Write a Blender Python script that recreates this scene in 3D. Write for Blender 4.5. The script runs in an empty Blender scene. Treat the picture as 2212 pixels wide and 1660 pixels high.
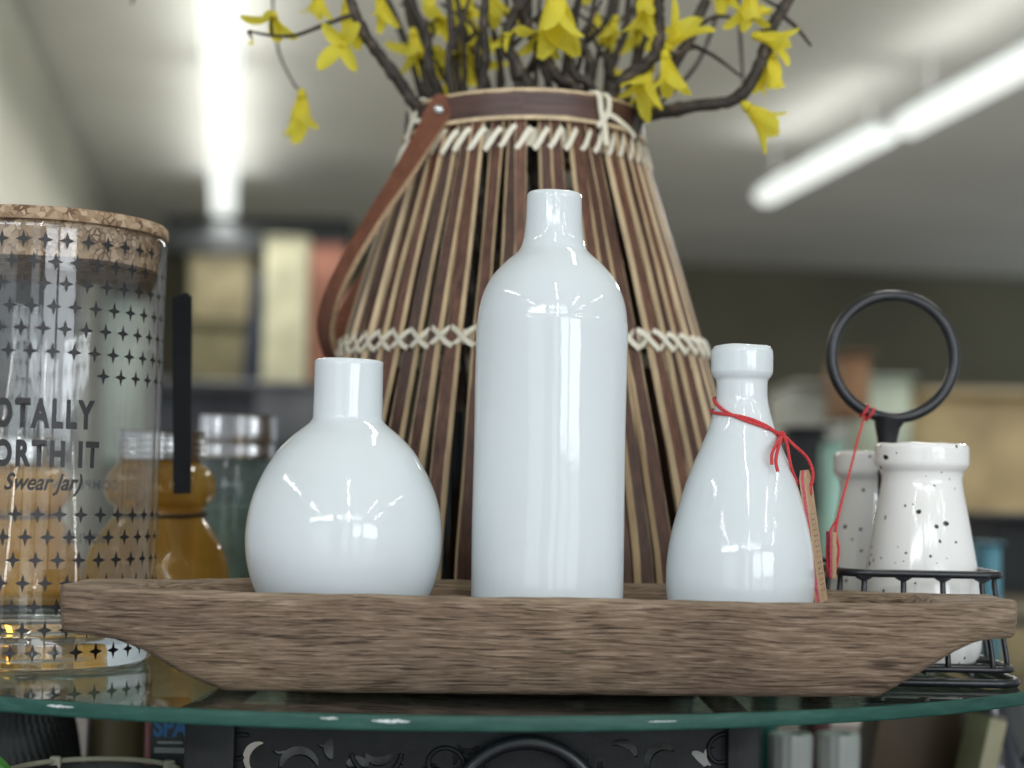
import bpy, bmesh, math, random
from mathutils import Vector, Matrix
random.seed(7)
R = math.radians
scene = bpy.context.scene
COL = scene.collection

# ------------------------------------------------------------------ camera
F, CX, CY = 3577.0, 1106.0, 830.0            # focal length / centre, in units of a 2212 px wide picture
PITCH, ROLL = math.atan(230.0 / F), R(1.1)
CAM = Vector((0.0, -0.70, 0.0893))
_fw = Vector((0, math.cos(PITCH), math.sin(PITCH)))
_up0 = Vector((0, -math.sin(PITCH), math.cos(PITCH)))
_rt0 = Vector((1, 0, 0))
_rt = _rt0 * math.cos(ROLL) + _up0 * math.sin(ROLL)
_up = _up0 * math.cos(ROLL) - _rt0 * math.sin(ROLL)
cd = bpy.data.cameras.new('camera')
cam = bpy.data.objects.new('camera', cd)
COL.objects.link(cam)
cam.matrix_world = Matrix((( _rt.x, _up.x, -_fw.x, CAM.x), (_rt.y, _up.y, -_fw.y, CAM.y), (_rt.z, _up.z, -_fw.z, CAM.z), (0, 0, 0, 1)))
cd.sensor_fit = 'HORIZONTAL'; cd.sensor_width = 36.0; cd.lens = F / 2212 * 36.0
cd.clip_start = 0.02; cd.clip_end = 100
cd.dof.use_dof = True; cd.dof.focus_distance = 0.752; cd.dof.aperture_fstop = cd.lens / 10.4
scene.camera = cam

# ------------------------------------------------------------------ world, lamps, exposure
w = bpy.data.worlds.new('World'); scene.world = w; w.use_nodes = True
bg = w.node_tree.nodes['Background']
bg.inputs[0].default_value = (0.86, 0.93, 1.0, 1); bg.inputs[1].default_value = 0.52
YAW = R(-9.7)                                 # the shop runs off to the left of the view axis
RD = Vector((math.sin(YAW), math.cos(YAW), 0)); RE = Vector((math.cos(YAW), -math.sin(YAW), 0))
def room(u, v, z): return Vector((CAM.x, CAM.y, 0)) + RE * u + RD * v + Vector((0, 0, z))
CEIL = 2.0
def area(name, loc, target, sx, sy, watts, col=(1, 1, 1)):
    l = bpy.data.lights.new(name, 'AREA'); l.shape = 'RECTANGLE'; l.size = sx; l.size_y = sy; l.energy = watts; l.color = col
    o = bpy.data.objects.new(name, l); COL.objects.link(o); o.location = loc
    o.rotation_euler = (Vector(target) - Vector(loc)).to_track_quat('-Z', 'Y').to_euler()
    return o
DAY = (0.88, 0.94, 1.0)
def window(name, az0, az1, el0, el1, rad):    # a pane of the shop front, 4.5 m behind the camera
    d = 5.2
    x0, x1 = d * math.tan(R(az0)), d * math.tan(R(az1)); z0, z1 = d * math.tan(R(el0)), d * math.tan(R(el1))
    sx, sz = x1 - x0, z1 - z0
    c = Vector(((x0 + x1) / 2, -d, (z0 + z1) / 2 + 0.08))
    area(name, c, c + Vector((0, 1, 0)), sx, sz, rad * 0.86 * math.pi * sx * sz, DAY)
window('transom_window_light', -37, -24.5, 17, 21.5, 15)
window('transom_window_light', -23.5, -10, 16.5, 21.5, 17)
window('transom_window_light', -5, 3, 17.5, 21.5, 13)
window('transom_window_light', 4, 26, 17.5, 21.5, 8)
window('door_pane_light', 2, 9.5, -16, 15, 1.8)
window('door_pane_light', 14.5, 26, 2, 14.5, 8)
window('door_pane_light', 14.5, 26, -16, 1, 1.8)
window('shop_window_light', 28, 44, 2, 15.5, 9)
window('shop_window_light', 28, 44, -18, 1, 1.8)
window('shop_window_light', -34, -12, -12, 13, 1.3)
for (u, v) in ((0.05, -1.7), (0.05, -4.6), (2.0, -2.6), (3.44, -0.6), (3.44, -3.6), (-2.6, -2.4), (-2.6, 0.6), (0.9, 1.9)):
    c = room(u, v, CEIL - 0.1)
    area('ceiling_tube_light', c, c + Vector((0, 0, -1)), 0.09, 1.9, 15, (1.0, 0.98, 0.93)).rotation_euler = (0, 0, -YAW)
vs = scene.view_settings
vs.view_transform = 'Standard'; vs.look = 'None'; vs.exposure = 0.0; vs.gamma = 1.0; vs.use_curve_mapping = False
cy = scene.cycles
cy.max_bounces = 14; cy.transparent_max_bounces = 24; cy.transmission_bounces = 12; cy.glossy_bounces = 6; cy.diffuse_bounces = 4
cy.caustics_reflective = False; cy.caustics_refractive = False; cy.sample_clamp_indirect = 6.0
cy.use_denoising = True

# ------------------------------------------------------------------ helpers
def at(px, py, Y):
    """point of the picture (2212 px wide) at the world depth Y"""
    d = _fw * F + _rt * (px - CX) - _up * (py - CY)
    return CAM + d * ((Y - CAM.y) / d.y)
def mpp(Y): return (Y - CAM.y) / F             # metres per picture unit at depth Y

def tag(o, label=None, cat=None, group=None, kind=None):
    if label: o['label'] = label
    if cat: o['category'] = cat
    if group: o['group'] = group
    if kind: o['kind'] = kind
    return o
def empty(name, loc=(0, 0, 0)):
    o = bpy.data.objects.new(name, None); o.empty_display_size = 0.02
    COL.objects.link(o); o.location = loc
    return o
def link(name, me, mat=None, parent=None):
    o = bpy.data.objects.new(name, me); COL.objects.link(o)
    if mat is not None:
        ms = mat if isinstance(mat, (list, tuple)) else [mat]
        if not me.materials:
            for m in ms: me.materials.append(m)
    if parent is not None:
        o.parent = parent; o.matrix_parent_inverse = Matrix.Translation(-parent.location) if parent.parent is None else Matrix.Identity(4)
    return o
def finish(me, angle=40):
    me.polygons.foreach_set('use_smooth', [True] * len(me.polygons)); me.set_sharp_from_angle(angle=R(angle)); me.update()
    return me
def pydata(verts, faces, angle=40, name='mesh'):
    me = bpy.data.meshes.new(name); me.from_pydata([tuple(v) for v in verts], [], faces)
    bm = bmesh.new(); bm.from_mesh(me); bmesh.ops.recalc_face_normals(bm, faces=bm.faces); bm.to_mesh(me); bm.free()
    return finish(me, angle)
def catmull(pts, n=6, closed=False):
    pts = [Vector(p) for p in pts]; out = []
    m = len(pts)
    for i in range(m if closed else m - 1):
        p1, p2 = pts[i], pts[(i + 1) % m]
        p0 = pts[(i - 1) % m] if (closed or i > 0) else p1 * 2 - p2
        p3 = pts[(i + 2) % m] if (closed or i + 2 < m) else p2 * 2 - p1
        for k in range(n):
            t = k / n
            out.append(0.5 * ((2 * p1) + (p2 - p0) * t + (2 * p0 - 5 * p1 + 4 * p2 - p3) * t * t + (3 * p1 - p0 - 3 * p2 + p3) * t ** 3))
    if not closed: out.append(pts[-1])
    return out
def lathe(profile, segs=96, wob=None, centre=(0, 0, 0), angle=40):
    """profile of (r, z) from one end to the other; r = 0 closes to a pole"""
    V, Fc, rings = [], [], []
    c = Vector(centre)
    for (r, z) in profile:
        if r <= 1e-7:
            rings.append([len(V)]); V.append(c + Vector((0, 0, z)))
        else:
            ids = []
            for k in range(segs):
                a = 2 * math.pi * k / segs
                rr, zz = (r, z) if wob is None else wob(r, z, a)
                ids.append(len(V)); V.append(c + Vector((rr * math.cos(a), rr * math.sin(a), zz)))
            rings.append(ids)
    for A, B in zip(rings[:-1], rings[1:]):
        if len(A) == 1 and len(B) == 1: continue
        for k in range(segs):
            k2 = (k + 1) % segs
            if len(A) == 1: Fc.append((A[0], B[k], B[k2]))
            elif len(B) == 1: Fc.append((A[k], B[0], A[k2]))
            else: Fc.append((A[k], B[k], B[k2], A[k2]))
    return pydata(V, Fc, angle)
def prof(pts, n=6): return [(max(p.x, 0), p.y) for p in catmull([(r, z, 0) for r, z in pts], n)]
def frames(P, closed=False):
    T = []
    m = len(P)
    for i in range(m):
        a = P[(i - 1) % m] if (closed or i > 0) else P[0]
        b = P[(i + 1) % m] if (closed or i < m - 1) else P[-1]
        T.append((b - a).normalized())
    n = T[0].orthogonal().normalized(); N = []
    for t in T:
        n = (n - t * n.dot(t))
        n = n.normalized() if n.length > 1e-6 else t.orthogonal().normalized()
        N.append(n)
    return T, N
def tube_data(pts, rad, sides=8, closed=False, V=None, Fc=None):
    V = [] if V is None else V; Fc = [] if Fc is None else Fc
    P = [Vector(p) for p in pts]; T, N = frames(P, closed); rings = []
    for i, p in enumerate(P):
        r = rad[i] if isinstance(rad, (list, tuple)) else rad
        b = T[i].cross(N[i]); ids = []
        for k in range(sides):
            a = 2 * math.pi * k / sides
            ids.append(len(V)); V.append(p + (N[i] * math.cos(a) + b * math.sin(a)) * r)
        rings.append(ids)
    m = len(rings)
    for i in range(m if closed else m - 1):
        A, B = rings[i], rings[(i + 1) % m]
        off = 0
        if closed and i == m - 1:
            off = min(range(sides), key=lambda s: sum((V[A[k]] - V[B[(k + s) % sides]]).length for k in range(sides)))
        for k in range(sides):
            Fc.append((A[k], A[(k + 1) % sides], B[(k + 1 + off) % sides], B[(k + off) % sides]))
    if not closed:
        Fc.append(tuple(rings[0])); Fc.append(tuple(reversed(rings[-1])))
    return V, Fc
def tube(pts, rad, sides=8, closed=False): return pydata(*tube_data(pts, rad, sides, closed), angle=50)
def strip(pts, wdir, ndir, wid, thk):
    """flat strap: rectangular section swept along pts; wdir / ndir are unit vectors per point"""
    V, Fc = [], []
    for p, wd, nd in zip(pts, wdir, ndir):
        for (a, b) in ((-1, 0), (1, 0), (1, 1), (-1, 1)):
            V.append(Vector(p) + wd * (a * wid / 2) + nd * (b * thk))
    for i in range(len(pts) - 1):
        for k in range(4):
            Fc.append((i * 4 + k, i * 4 + (k + 1) % 4, i * 4 + 4 + (k + 1) % 4, i * 4 + 4 + k))
    Fc.append((0, 1, 2, 3)); n = len(pts) * 4; Fc.append((n - 1, n - 2, n - 3, n - 4))
    return pydata(V, Fc, 30)
def rbox(sx, sy, sz, bev=0.002, seg=2, centre=(0, 0, 0)):
    bm = bmesh.new(); bmesh.ops.create_cube(bm, size=1.0)
    bmesh.ops.scale(bm, vec=(sx, sy, sz), verts=bm.verts)
    bmesh.ops.bevel(bm, geom=list(bm.edges), offset=min(bev, sx * .45, sy * .45, sz * .45), segments=seg, affect='EDGES', profile=0.5)
    bmesh.ops.translate(bm, vec=centre, verts=bm.verts)
    me = bpy.data.meshes.new('box'); bm.to_mesh(me); bm.free()
    return finish(me, 35)
def prism(outline, y0, y1):
    """outline of (x, z), extruded from y0 to y1"""
    n = len(outline); V = [(x, y0, z) for x, z in outline] + [(x, y1, z) for x, z in outline]
    Fc = [tuple(range(n)), tuple(reversed(range(n, 2 * n)))] + [(k, (k + 1) % n, n + (k + 1) % n, n + k) for k in range(n)]
    return pydata(V, Fc, 30)
def text_mesh(body, size, xs=1.0, offset=0.0, shear=0.0, spacing=1.0):
    cu = bpy.data.curves.new('text', 'FONT'); cu.body = body; cu.size = size; cu.offset = offset; cu.shear = shear
    cu.align_x = 'CENTER'; cu.align_y = 'CENTER'; cu.resolution_u = 4; cu.space_character = spacing
    o = bpy.data.objects.new('text', cu); COL.objects.link(o)
    dg = bpy.context.evaluated_depsgraph_get()
    me = bpy.data.meshes.new_from_object(o.evaluated_get(dg))
    bpy.data.objects.remove(o)
    for v in me.vertices: v.co.x *= xs
    return me

# ------------------------------------------------------------------ materials
def new_mat(name):
    m = bpy.data.materials.new(name); m.use_nodes = True
    nt = m.node_tree; b = nt.nodes['Principled BSDF']
    return m, nt, b
def N(nt, kind, **kw):
    n = nt.nodes.new(kind)
    for k, v in kw.items():
        if k.startswith('i_'):
            key = k[2:]; key = int(key) if key.isdigit() else key.replace('_', ' ')
            n.inputs[key].default_value = v
        else: setattr(n, k, v)
    return n
def ramp(nt, stops):
    r = nt.nodes.new('ShaderNodeValToRGB'); e = r.color_ramp.elements
    while len(e) < len(stops): e.new(0.5)
    for k, (p, c) in enumerate(stops):
        e[k].position = p; e[k].color = (*c, 1) if len(c) == 3 else c
    return r
def plain(name, col, rough=0.5, metal=0.0, var=0.12, scale=40.0, bump=0.0, bscale=None, spec=0.5, coat=0.0, stretch=(1, 1, 1)):
    m, nt, b = new_mat(name)
    tc = N(nt, 'ShaderNodeTexCoord'); mp = N(nt, 'ShaderNodeMapping'); mp.inputs['Scale'].default_value = stretch
    nt.links.new(tc.outputs['Object'], mp.inputs[0])
    nz = N(nt, 'ShaderNodeTexNoise', i_Scale=scale, i_Detail=5.0)
    nt.links.new(mp.outputs[0], nz.inputs[0])
    c0 = tuple(c * (1 - var) for c in col); c1 = tuple(min(1, c * (1 + var)) for c in col)
    r = ramp(nt, [(0.3, c0), (0.7, c1)]); nt.links.new(nz.outputs[0], r.inputs[0]); nt.links.new(r.outputs[0], b.inputs['Base Color'])
    b.inputs['Roughness'].default_value = rough; b.inputs['Metallic'].default_value = metal; b.inputs['Specular IOR Level'].default_value = spec
    b.inputs['Coat Weight'].default_value = coat
    if bump:
        n2 = N(nt, 'ShaderNodeTexNoise', i_Scale=bscale or scale * 3, i_Detail=6.0); nt.links.new(mp.outputs[0], n2.inputs[0])
        bp = N(nt, 'ShaderNodeBump', i_Strength=1.0, i_Distance=bump); nt.links.new(n2.outputs[0], bp.inputs['Height']); nt.links.new(bp.outputs[0], b.inputs['Normal'])
    return m
def thin_glass(name, tint=(1, 1, 1), rough=0.0, haze=0.0):
    m, nt, b = new_mat(name); nt.nodes.remove(b)
    out = nt.nodes['Material Output']
    geo = N(nt, 'ShaderNodeNewGeometry'); mr = N(nt, 'ShaderNodeMapRange'); mr.inputs['To Min'].default_value = 1.5; mr.inputs['To Max'].default_value = 1 / 1.5
    nt.links.new(geo.outputs['Backfacing'], mr.inputs['Value'])
    fr = N(nt, 'ShaderNodeFresnel'); nt.links.new(mr.outputs[0], fr.inputs['IOR'])
    tr = N(nt, 'ShaderNodeBsdfTransparent'); tr.inputs[0].default_value = (*tint, 1)
    gl = N(nt, 'ShaderNodeBsdfGlossy'); gl.inputs['Roughness'].default_value = rough
    mx = N(nt, 'ShaderNodeMixShader'); nt.links.new(fr.outputs[0], mx.inputs[0]); nt.links.new(tr.outputs[0], mx.inputs[1]); nt.links.new(gl.outputs[0], mx.inputs[2])
    last = mx
    if haze:
        df = N(nt, 'ShaderNodeBsdfDiffuse'); df.inputs[0].default_value = (0.6, 0.65, 0.65, 1)
        m2 = N(nt, 'ShaderNodeMixShader'); m2.inputs[0].default_value = haze
        nt.links.new(mx.outputs[0], m2.inputs[1]); nt.links.new(df.outputs[0], m2.inputs[2]); last = m2
    nt.links.new(last.outputs[0], out.inputs['Surface'])
    return m
def solid_glass(name, col, rough=0.02, ior=1.5, bump=0.0, bscale=60):
    m, nt, b = new_mat(name)
    b.inputs['Base Color'].default_value = (*col, 1); b.inputs['Transmission Weight'].default_value = 1.0
    b.inputs['Roughness'].default_value = rough; b.inputs['IOR'].default_value = ior
    if bump:
        tc = N(nt, 'ShaderNodeTexCoord'); n2 = N(nt, 'ShaderNodeTexNoise', i_Scale=bscale, i_Detail=2.0); nt.links.new(tc.outputs['Object'], n2.inputs[0])
        bp = N(nt, 'ShaderNodeBump', i_Strength=1.0, i_Distance=bump); nt.links.new(n2.outputs[0], bp.inputs['Height']); nt.links.new(bp.outputs[0], b.inputs['Normal'])
    return m
def ceramic_mat(name, col):
    m, nt, b = new_mat(name)
    tc = N(nt, 'ShaderNodeTexCoord')
    n1 = N(nt, 'ShaderNodeTexNoise', i_Scale=18.0, i_Detail=3.0); nt.links.new(tc.outputs['Object'], n1.inputs[0])
    r = ramp(nt, [(0.25, tuple(c * .96 for c in col)), (0.75, col)]); nt.links.new(n1.outputs[0], r.inputs[0])
    # a rare pinhole in the glaze
    vo = N(nt, 'ShaderNodeTexVoronoi', i_Scale=70.0); nt.links.new(tc.outputs['Object'], vo.inputs[0])
    sp = N(nt, 'ShaderNodeMath', operation='LESS_THAN'); sp.inputs[1].default_value = 0.035; nt.links.new(vo.outputs['Distance'], sp.inputs[0])
    sc = N(nt, 'ShaderNodeSeparateColor'); nt.links.new(vo.outputs['Color'], sc.inputs[0])
    rare = N(nt, 'ShaderNodeMath', operation='LESS_THAN'); rare.inputs[1].default_value = 0.06; nt.links.new(sc.outputs[0], rare.inputs[0])
    mu = N(nt, 'ShaderNodeMath', operation='MULTIPLY'); nt.links.new(sp.outputs[0], mu.inputs[0]); nt.links.new(rare.outputs[0], mu.inputs[1])
    mx = N(nt, 'ShaderNodeMix', data_type='RGBA'); mx.inputs[7].default_value = (0.2, 0.19, 0.18, 1)
    nt.links.new(mu.outputs[0], mx.inputs[0]); nt.links.new(r.outputs[0], mx.inputs[6]); nt.links.new(mx.outputs[2], b.inputs['Base Color'])
    b.inputs['Roughness'].default_value = 0.06; b.inputs['IOR'].default_value = 1.5
    b.inputs['Subsurface Weight'].default_value = 0.35; b.inputs['Subsurface Radius'].default_value = (1, 1, 1); b.inputs['Subsurface Scale'].default_value = 0.004
    n2 = N(nt, 'ShaderNodeTexNoise', i_Scale=420.0, i_Detail=3.0); nt.links.new(tc.outputs['Object'], n2.inputs[0])
    n3 = N(nt, 'ShaderNodeTexNoise', i_Scale=35.0, i_Detail=2.0); nt.links.new(tc.outputs['Object'], n3.inputs[0])
    b1 = N(nt, 'ShaderNodeBump', i_Strength=1.0, i_Distance=0.00004); nt.links.new(n2.outputs[0], b1.inputs['Height'])
    b2 = N(nt, 'ShaderNodeBump', i_Strength=1.0, i_Distance=0.00040); nt.links.new(n3.outputs[0], b2.inputs['Height'])
    nt.links.new(b1.outputs[0], b2.inputs['Normal']); nt.links.new(b2.outputs[0], b.inputs['Normal'])
    return m
M = {}
M['ceramic'] = ceramic_mat('white_glaze', (0.71, 0.765, 0.79))
M['iron'] = plain('black_iron', (0.010, 0.0105, 0.0115), 0.5, 0.0, 0.3, 90, 0.0002, 300, spec=0.22)
M['iron_gloss'] = plain('black_enamel_wire', (0.012, 0.014, 0.018), 0.3, 0.0, 0.2, 120, 0.0001, 500)
M['steel'] = plain('steel', (0.62, 0.62, 0.62), 0.25, 1.0, 0.1, 100)
M['rattan'] = plain('pale_rattan', (0.80, 0.76, 0.63), 0.55, 0, 0.12, 120, 0.0001, 400, stretch=(1, 1, 1))
M['red_cord'] = plain('red_cord', (0.56, 0.045, 0.05), 0.75, 0, 0.25, 900, 0.0003, 1500)
M['kraft'] = plain('kraft_board', (0.46, 0.31, 0.19), 0.85, 0, 0.12, 350, 0.00005, 900)
M['pink_felt'] = plain('pink_felt', (0.55, 0.10, 0.14), 0.95, 0, 0.25, 700, 0.0002, 1200)
M['ink'] = plain('black_ink', (0.012, 0.012, 0.014), 0.45, 0, 0.1, 200)
M['brown_ink'] = plain('faded_ink', (0.13, 0.10, 0.08), 0.8, 0, 0.3, 900)
M['jar_glass'] = thin_glass('clear_jar_glass', (0.99, 0.995, 0.992))
M['table_glass'] = thin_glass('table_glass', (0.60, 0.71, 0.66), 0.004, haze=0.012)
M['base_glass'] = solid_glass('thick_clear_glass', (0.93, 0.97, 0.95), 0.0)
M['vase_glass'] = thin_glass('smoky_vase_glass', (0.35, 0.36, 0.36))
M['green_glass'] = thin_glass('green_jar_glass', (0.62, 0.80, 0.74), 0.02, haze=0.10)
M['leather'] = plain('brown_leather_strap', (0.165, 0.062, 0.034), 0.6, 0, 0.2, 130, 0.00008, 700, spec=0.25)
M['leather_edge'] = plain('raw_strap_edge', (0.48, 0.33, 0.20), 0.8, 0, 0.2, 300)

def wood_tray_mat():
    m, nt, b = new_mat('weathered_wood')
    tc = N(nt, 'ShaderNodeTexCoord')
    fn = N(nt, 'ShaderNodeTexNoise', i_Scale=7.0, i_Detail=2.0); nt.links.new(tc.outputs['Object'], fn.inputs[0])
    fm = N(nt, 'ShaderNodeMath', operation='MULTIPLY_ADD'); fm.inputs[1].default_value = 0.013; fm.inputs[2].default_value = -0.0065; nt.links.new(fn.outputs[0], fm.inputs[0])
    fc = N(nt, 'ShaderNodeCombineXYZ'); nt.links.new(fm.outputs[0], fc.inputs[2])
    flow = N(nt, 'ShaderNodeVectorMath', operation='ADD'); nt.links.new(tc.outputs['Object'], flow.inputs[0]); nt.links.new(fc.outputs[0], flow.inputs[1])
    def field(scale, stretch, detail=6.0, rough=0.6, dist=0.0):
        mp = N(nt, 'ShaderNodeMapping'); mp.inputs['Scale'].default_value = stretch; mp.inputs['Rotation'].default_value = (0, R(-5), 0)
        nt.links.new(flow.outputs[0], mp.inputs[0])
        n = N(nt, 'ShaderNodeTexNoise', i_Scale=scale, i_Detail=detail, i_Roughness=rough, i_Distortion=dist); nt.links.new(mp.outputs[0], n.inputs[0])
        return n
    fine = field(130, (0.42, 1.0, 8.0), 6, 0.68, 0.3)
    pores = field(130, (0.40, 1.0, 10.0), 2, 0.5, 0.2)
    big = field(13, (0.5, 1, 1.5), 4, 0.55, 0.7)
    c1 = ramp(nt, [(0.26, (0.072, 0.048, 0.033)), (0.43, (0.178, 0.125, 0.088)), (0.55, (0.262, 0.190, 0.138)), (0.74, (0.46, 0.36, 0.275))]); nt.links.new(fine.outputs[0], c1.inputs[0])
    c2 = ramp(nt, [(0.30, (0.70, 0.66, 0.66)), (0.5, (0.95, 0.93, 0.91)), (0.75, (1.2, 1.16, 1.08))]); nt.links.new(big.outputs[0], c2.inputs[0])
    mx = N(nt, 'ShaderNodeMix', data_type='RGBA', blend_type='MULTIPLY'); mx.inputs[0].default_value = 1.0
    nt.links.new(c1.outputs[0], mx.inputs[6]); nt.links.new(c2.outputs[0], mx.inputs[7])
    pr = ramp(nt, [(0.33, (0.30, 0.27, 0.25)), (0.43, (1, 1, 1))]); nt.links.new(pores.outputs[0], pr.inputs[0])
    mx2 = N(nt, 'ShaderNodeMix', data_type='RGBA', blend_type='MULTIPLY'); mx2.inputs[0].default_value = 0.85
    nt.links.new(mx.outputs[2], mx2.inputs[6]); nt.links.new(pr.outputs[0], mx2.inputs[7])
    # bleached, handled wood along the rim and at the right-hand end
    sx = N(nt, 'ShaderNodeSeparateXYZ'); nt.links.new(tc.outputs['Object'], sx.inputs[0])
    wz = N(nt, 'ShaderNodeMath', operation='MULTIPLY_ADD'); wz.inputs[1].default_value = 0.016; nt.links.new(big.outputs[0], wz.inputs[0]); nt.links.new(sx.outputs[2], wz.inputs[2])
    mr = N(nt, 'ShaderNodeMapRange'); mr.inputs['From Min'].default_value = 0.0475; mr.inputs['From Max'].default_value = 0.0535; mr.inputs['To Max'].default_value = 0.75
    nt.links.new(wz.outputs[0], mr.inputs['Value'])
    wx = N(nt, 'ShaderNodeMath', operation='MULTIPLY_ADD'); wx.inputs[1].default_value = 0.05; nt.links.new(big.outputs[0], wx.inputs[0]); nt.links.new(sx.outputs[0], wx.inputs[2])
    mr2 = N(nt, 'ShaderNodeMapRange'); mr2.inputs['From Min'].default_value = 0.2; mr2.inputs['From Max'].default_value = 0.25; mr2.inputs['To Max'].default_value = 0.65
    nt.links.new(wx.outputs[0], mr2.inputs['Value'])
    mm = N(nt, 'ShaderNodeMath', operation='MAXIMUM'); nt.links.new(mr.outputs[0], mm.inputs[0]); nt.links.new(mr2.outputs[0], mm.inputs[1])
    c3 = ramp(nt, [(0.3, (0.21, 0.158, 0.105)), (0.7, (0.42, 0.335, 0.235))]); nt.links.new(fine.outputs[0], c3.inputs[0])
    mx3 = N(nt, 'ShaderNodeMix', data_type='RGBA'); nt.links.new(mm.outputs[0], mx3.inputs[0]); nt.links.new(mx2.outputs[2], mx3.inputs[6]); nt.links.new(c3.outputs[0], mx3.inputs[7])
    # a dark knot low on the right and one long drying crack
    kv = N(nt, 'ShaderNodeVectorMath', operation='SUBTRACT'); kv.inputs[1].default_value = (0.160, 0.012, 0.0190); nt.links.new(flow.outputs[0], kv.inputs[0])
    ks = N(nt, 'ShaderNodeVectorMath', operation='MULTIPLY'); ks.inputs[1].default_value = (1.0, 0.0, 3.2); nt.links.new(kv.outputs[0], ks.inputs[0])
    kl = N(nt, 'ShaderNodeVectorMath', operation='LENGTH'); nt.links.new(ks.outputs[0], kl.inputs[0])
    km = N(nt, 'ShaderNodeMapRange'); km.inputs['From Min'].default_value = 0.003; km.inputs['From Max'].default_value = 0.011; km.inputs['To Min'].default_value = 0.75; km.inputs['To Max'].default_value = 0.0; nt.links.new(kl.outputs['Value'], km.inputs['Value'])
    mx4 = N(nt, 'ShaderNodeMix', data_type='RGBA'); mx4.inputs[7].default_value = (0.035, 0.022, 0.016, 1); nt.links.new(km.outputs[0], mx4.inputs[0]); nt.links.new(mx3.outputs[2], mx4.inputs[6])
    nt.links.new(mx4.outputs[2], b.inputs['Base Color'])
    b.inputs['Roughness'].default_value = 0.72; b.inputs['Specular IOR Level'].default_value = 0.3
    ad = N(nt, 'ShaderNodeMath', operation='ADD'); nt.links.new(fine.outputs[0], ad.inputs[0]); nt.links.new(pr.outputs[0], ad.inputs[1])
    bp = N(nt, 'ShaderNodeBump', i_Strength=0.9, i_Distance=0.0007); nt.links.new(ad.outputs[0], bp.inputs['Height']); nt.links.new(bp.outputs[0], b.inputs['Normal'])
    return m
M['tray_wood'] = wood_tray_mat()

def slat_mat(name, dark, mid, edge=0.80, along=False):
    """bamboo strip: brown skin on the face, pale raw wood towards the edges (UV x = across, y = along)"""
    m, nt, b = new_mat(name)
    uv = N(nt, 'ShaderNodeUVMap'); sx = N(nt, 'ShaderNodeSeparateXYZ'); nt.links.new(uv.outputs[0], sx.inputs[0])
    oi = N(nt, 'ShaderNodeObjectInfo')
    tc = N(nt, 'ShaderNodeTexCoord'); mp = N(nt, 'ShaderNodeMapping'); mp.inputs['Scale'].default_value = (1, 1, 0.06)
    nt.links.new(uv.outputs[0] if along else tc.outputs['Object'], mp.inputs[0])
    if along: mp.inputs['Scale'].default_value = (.012, .03, 1)
    n1 = N(nt, 'ShaderNodeTexNoise', i_Scale=420.0, i_Detail=5.0); n1.noise_dimensions = '4D'; nt.links.new(mp.outputs[0], n1.inputs[0])
    mw = N(nt, 'ShaderNodeMath', operation='MULTIPLY'); mw.inputs[1].default_value = 37.0; nt.links.new(oi.outputs['Random'], mw.inputs[0]); nt.links.new(mw.outputs[0], n1.inputs['W'])
    mp2 = N(nt, 'ShaderNodeMapping'); mp2.inputs['Scale'].default_value = (1, 1, 0.35); nt.links.new(tc.outputs['Object'], mp2.inputs[0])
    n2 = N(nt, 'ShaderNodeTexNoise', i_Scale=45.0, i_Detail=4.0); n2.noise_dimensions = '4D'; nt.links.new(mp2.outputs[0], n2.inputs[0]); nt.links.new(mw.outputs[0], n2.inputs['W'])
    c1 = ramp(nt, [(0.25, dark), (0.6, mid), (0.85, tuple(c * 1.7 for c in mid))]); nt.links.new(n1.outputs[0], c1.inputs[0])
    hs = N(nt, 'ShaderNodeHueSaturation'); nt.links.new(c1.outputs[0], hs.inputs['Color'])
    vr = N(nt, 'ShaderNodeMapRange'); vr.inputs['To Min'].default_value = 0.65; vr.inputs['To Max'].default_value = 1.5; nt.links.new(oi.outputs['Random'], vr.inputs['Value']); nt.links.new(vr.outputs[0], hs.inputs['Value'])
    ab = N(nt, 'ShaderNodeMath', operation='ABSOLUTE'); nt.links.new(sx.outputs[0], ab.inputs[0])
    th = N(nt, 'ShaderNodeMath', operation='MULTIPLY_ADD'); th.inputs[1].default_value = 0.9; th.inputs[2].default_value = -0.45; nt.links.new(n2.outputs[0], th.inputs[0])
    sm = N(nt, 'ShaderNodeMath', operation='ADD'); nt.links.new(ab.outputs[0], sm.inputs[0]); nt.links.new(th.outputs[0], sm.inputs[1])
    mr = N(nt, 'ShaderNodeMapRange'); mr.inputs['From Min'].default_value = edge; mr.inputs['From Max'].default_value = edge + 0.07; nt.links.new(sm.outputs[0], mr.inputs['Value'])
    c2 = ramp(nt, [(0.2, (0.42, 0.30, 0.17)), (0.8, (0.66, 0.52, 0.33))]); nt.links.new(n1.outputs[0], c2.inputs[0])
    mx = N(nt, 'ShaderNodeMix', data_type='RGBA'); nt.links.new(mr.outputs[0], mx.inputs[0]); nt.links.new(hs.outputs[0], mx.inputs[6]); nt.links.new(c2.outputs[0], mx.inputs[7])
    nt.links.new(mx.outputs[2], b.inputs['Base Color']); b.inputs['Roughness'].default_value = 0.42
    bp = N(nt, 'ShaderNodeBump', i_Strength=0.6, i_Distance=0.0002); nt.links.new(n1.outputs[0], bp.inputs['Height']); nt.links.new(bp.outputs[0], b.inputs['Normal'])
    return m
M['slat'] = slat_mat('brown_bamboo', (0.026, 0.010, 0.006), (0.100, 0.041, 0.024), 0.93)
M['hoop'] = slat_mat('brown_bamboo_hoop', (0.035, 0.014, 0.010), (0.12, 0.055, 0.04), 0.94, True)
M['bamboo_edge'] = plain('raw_bamboo', (0.62, 0.48, 0.30), 0.6, 0, 0.2, 160, 0.0001, 500, stretch=(1, 1, 0.1))

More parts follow.
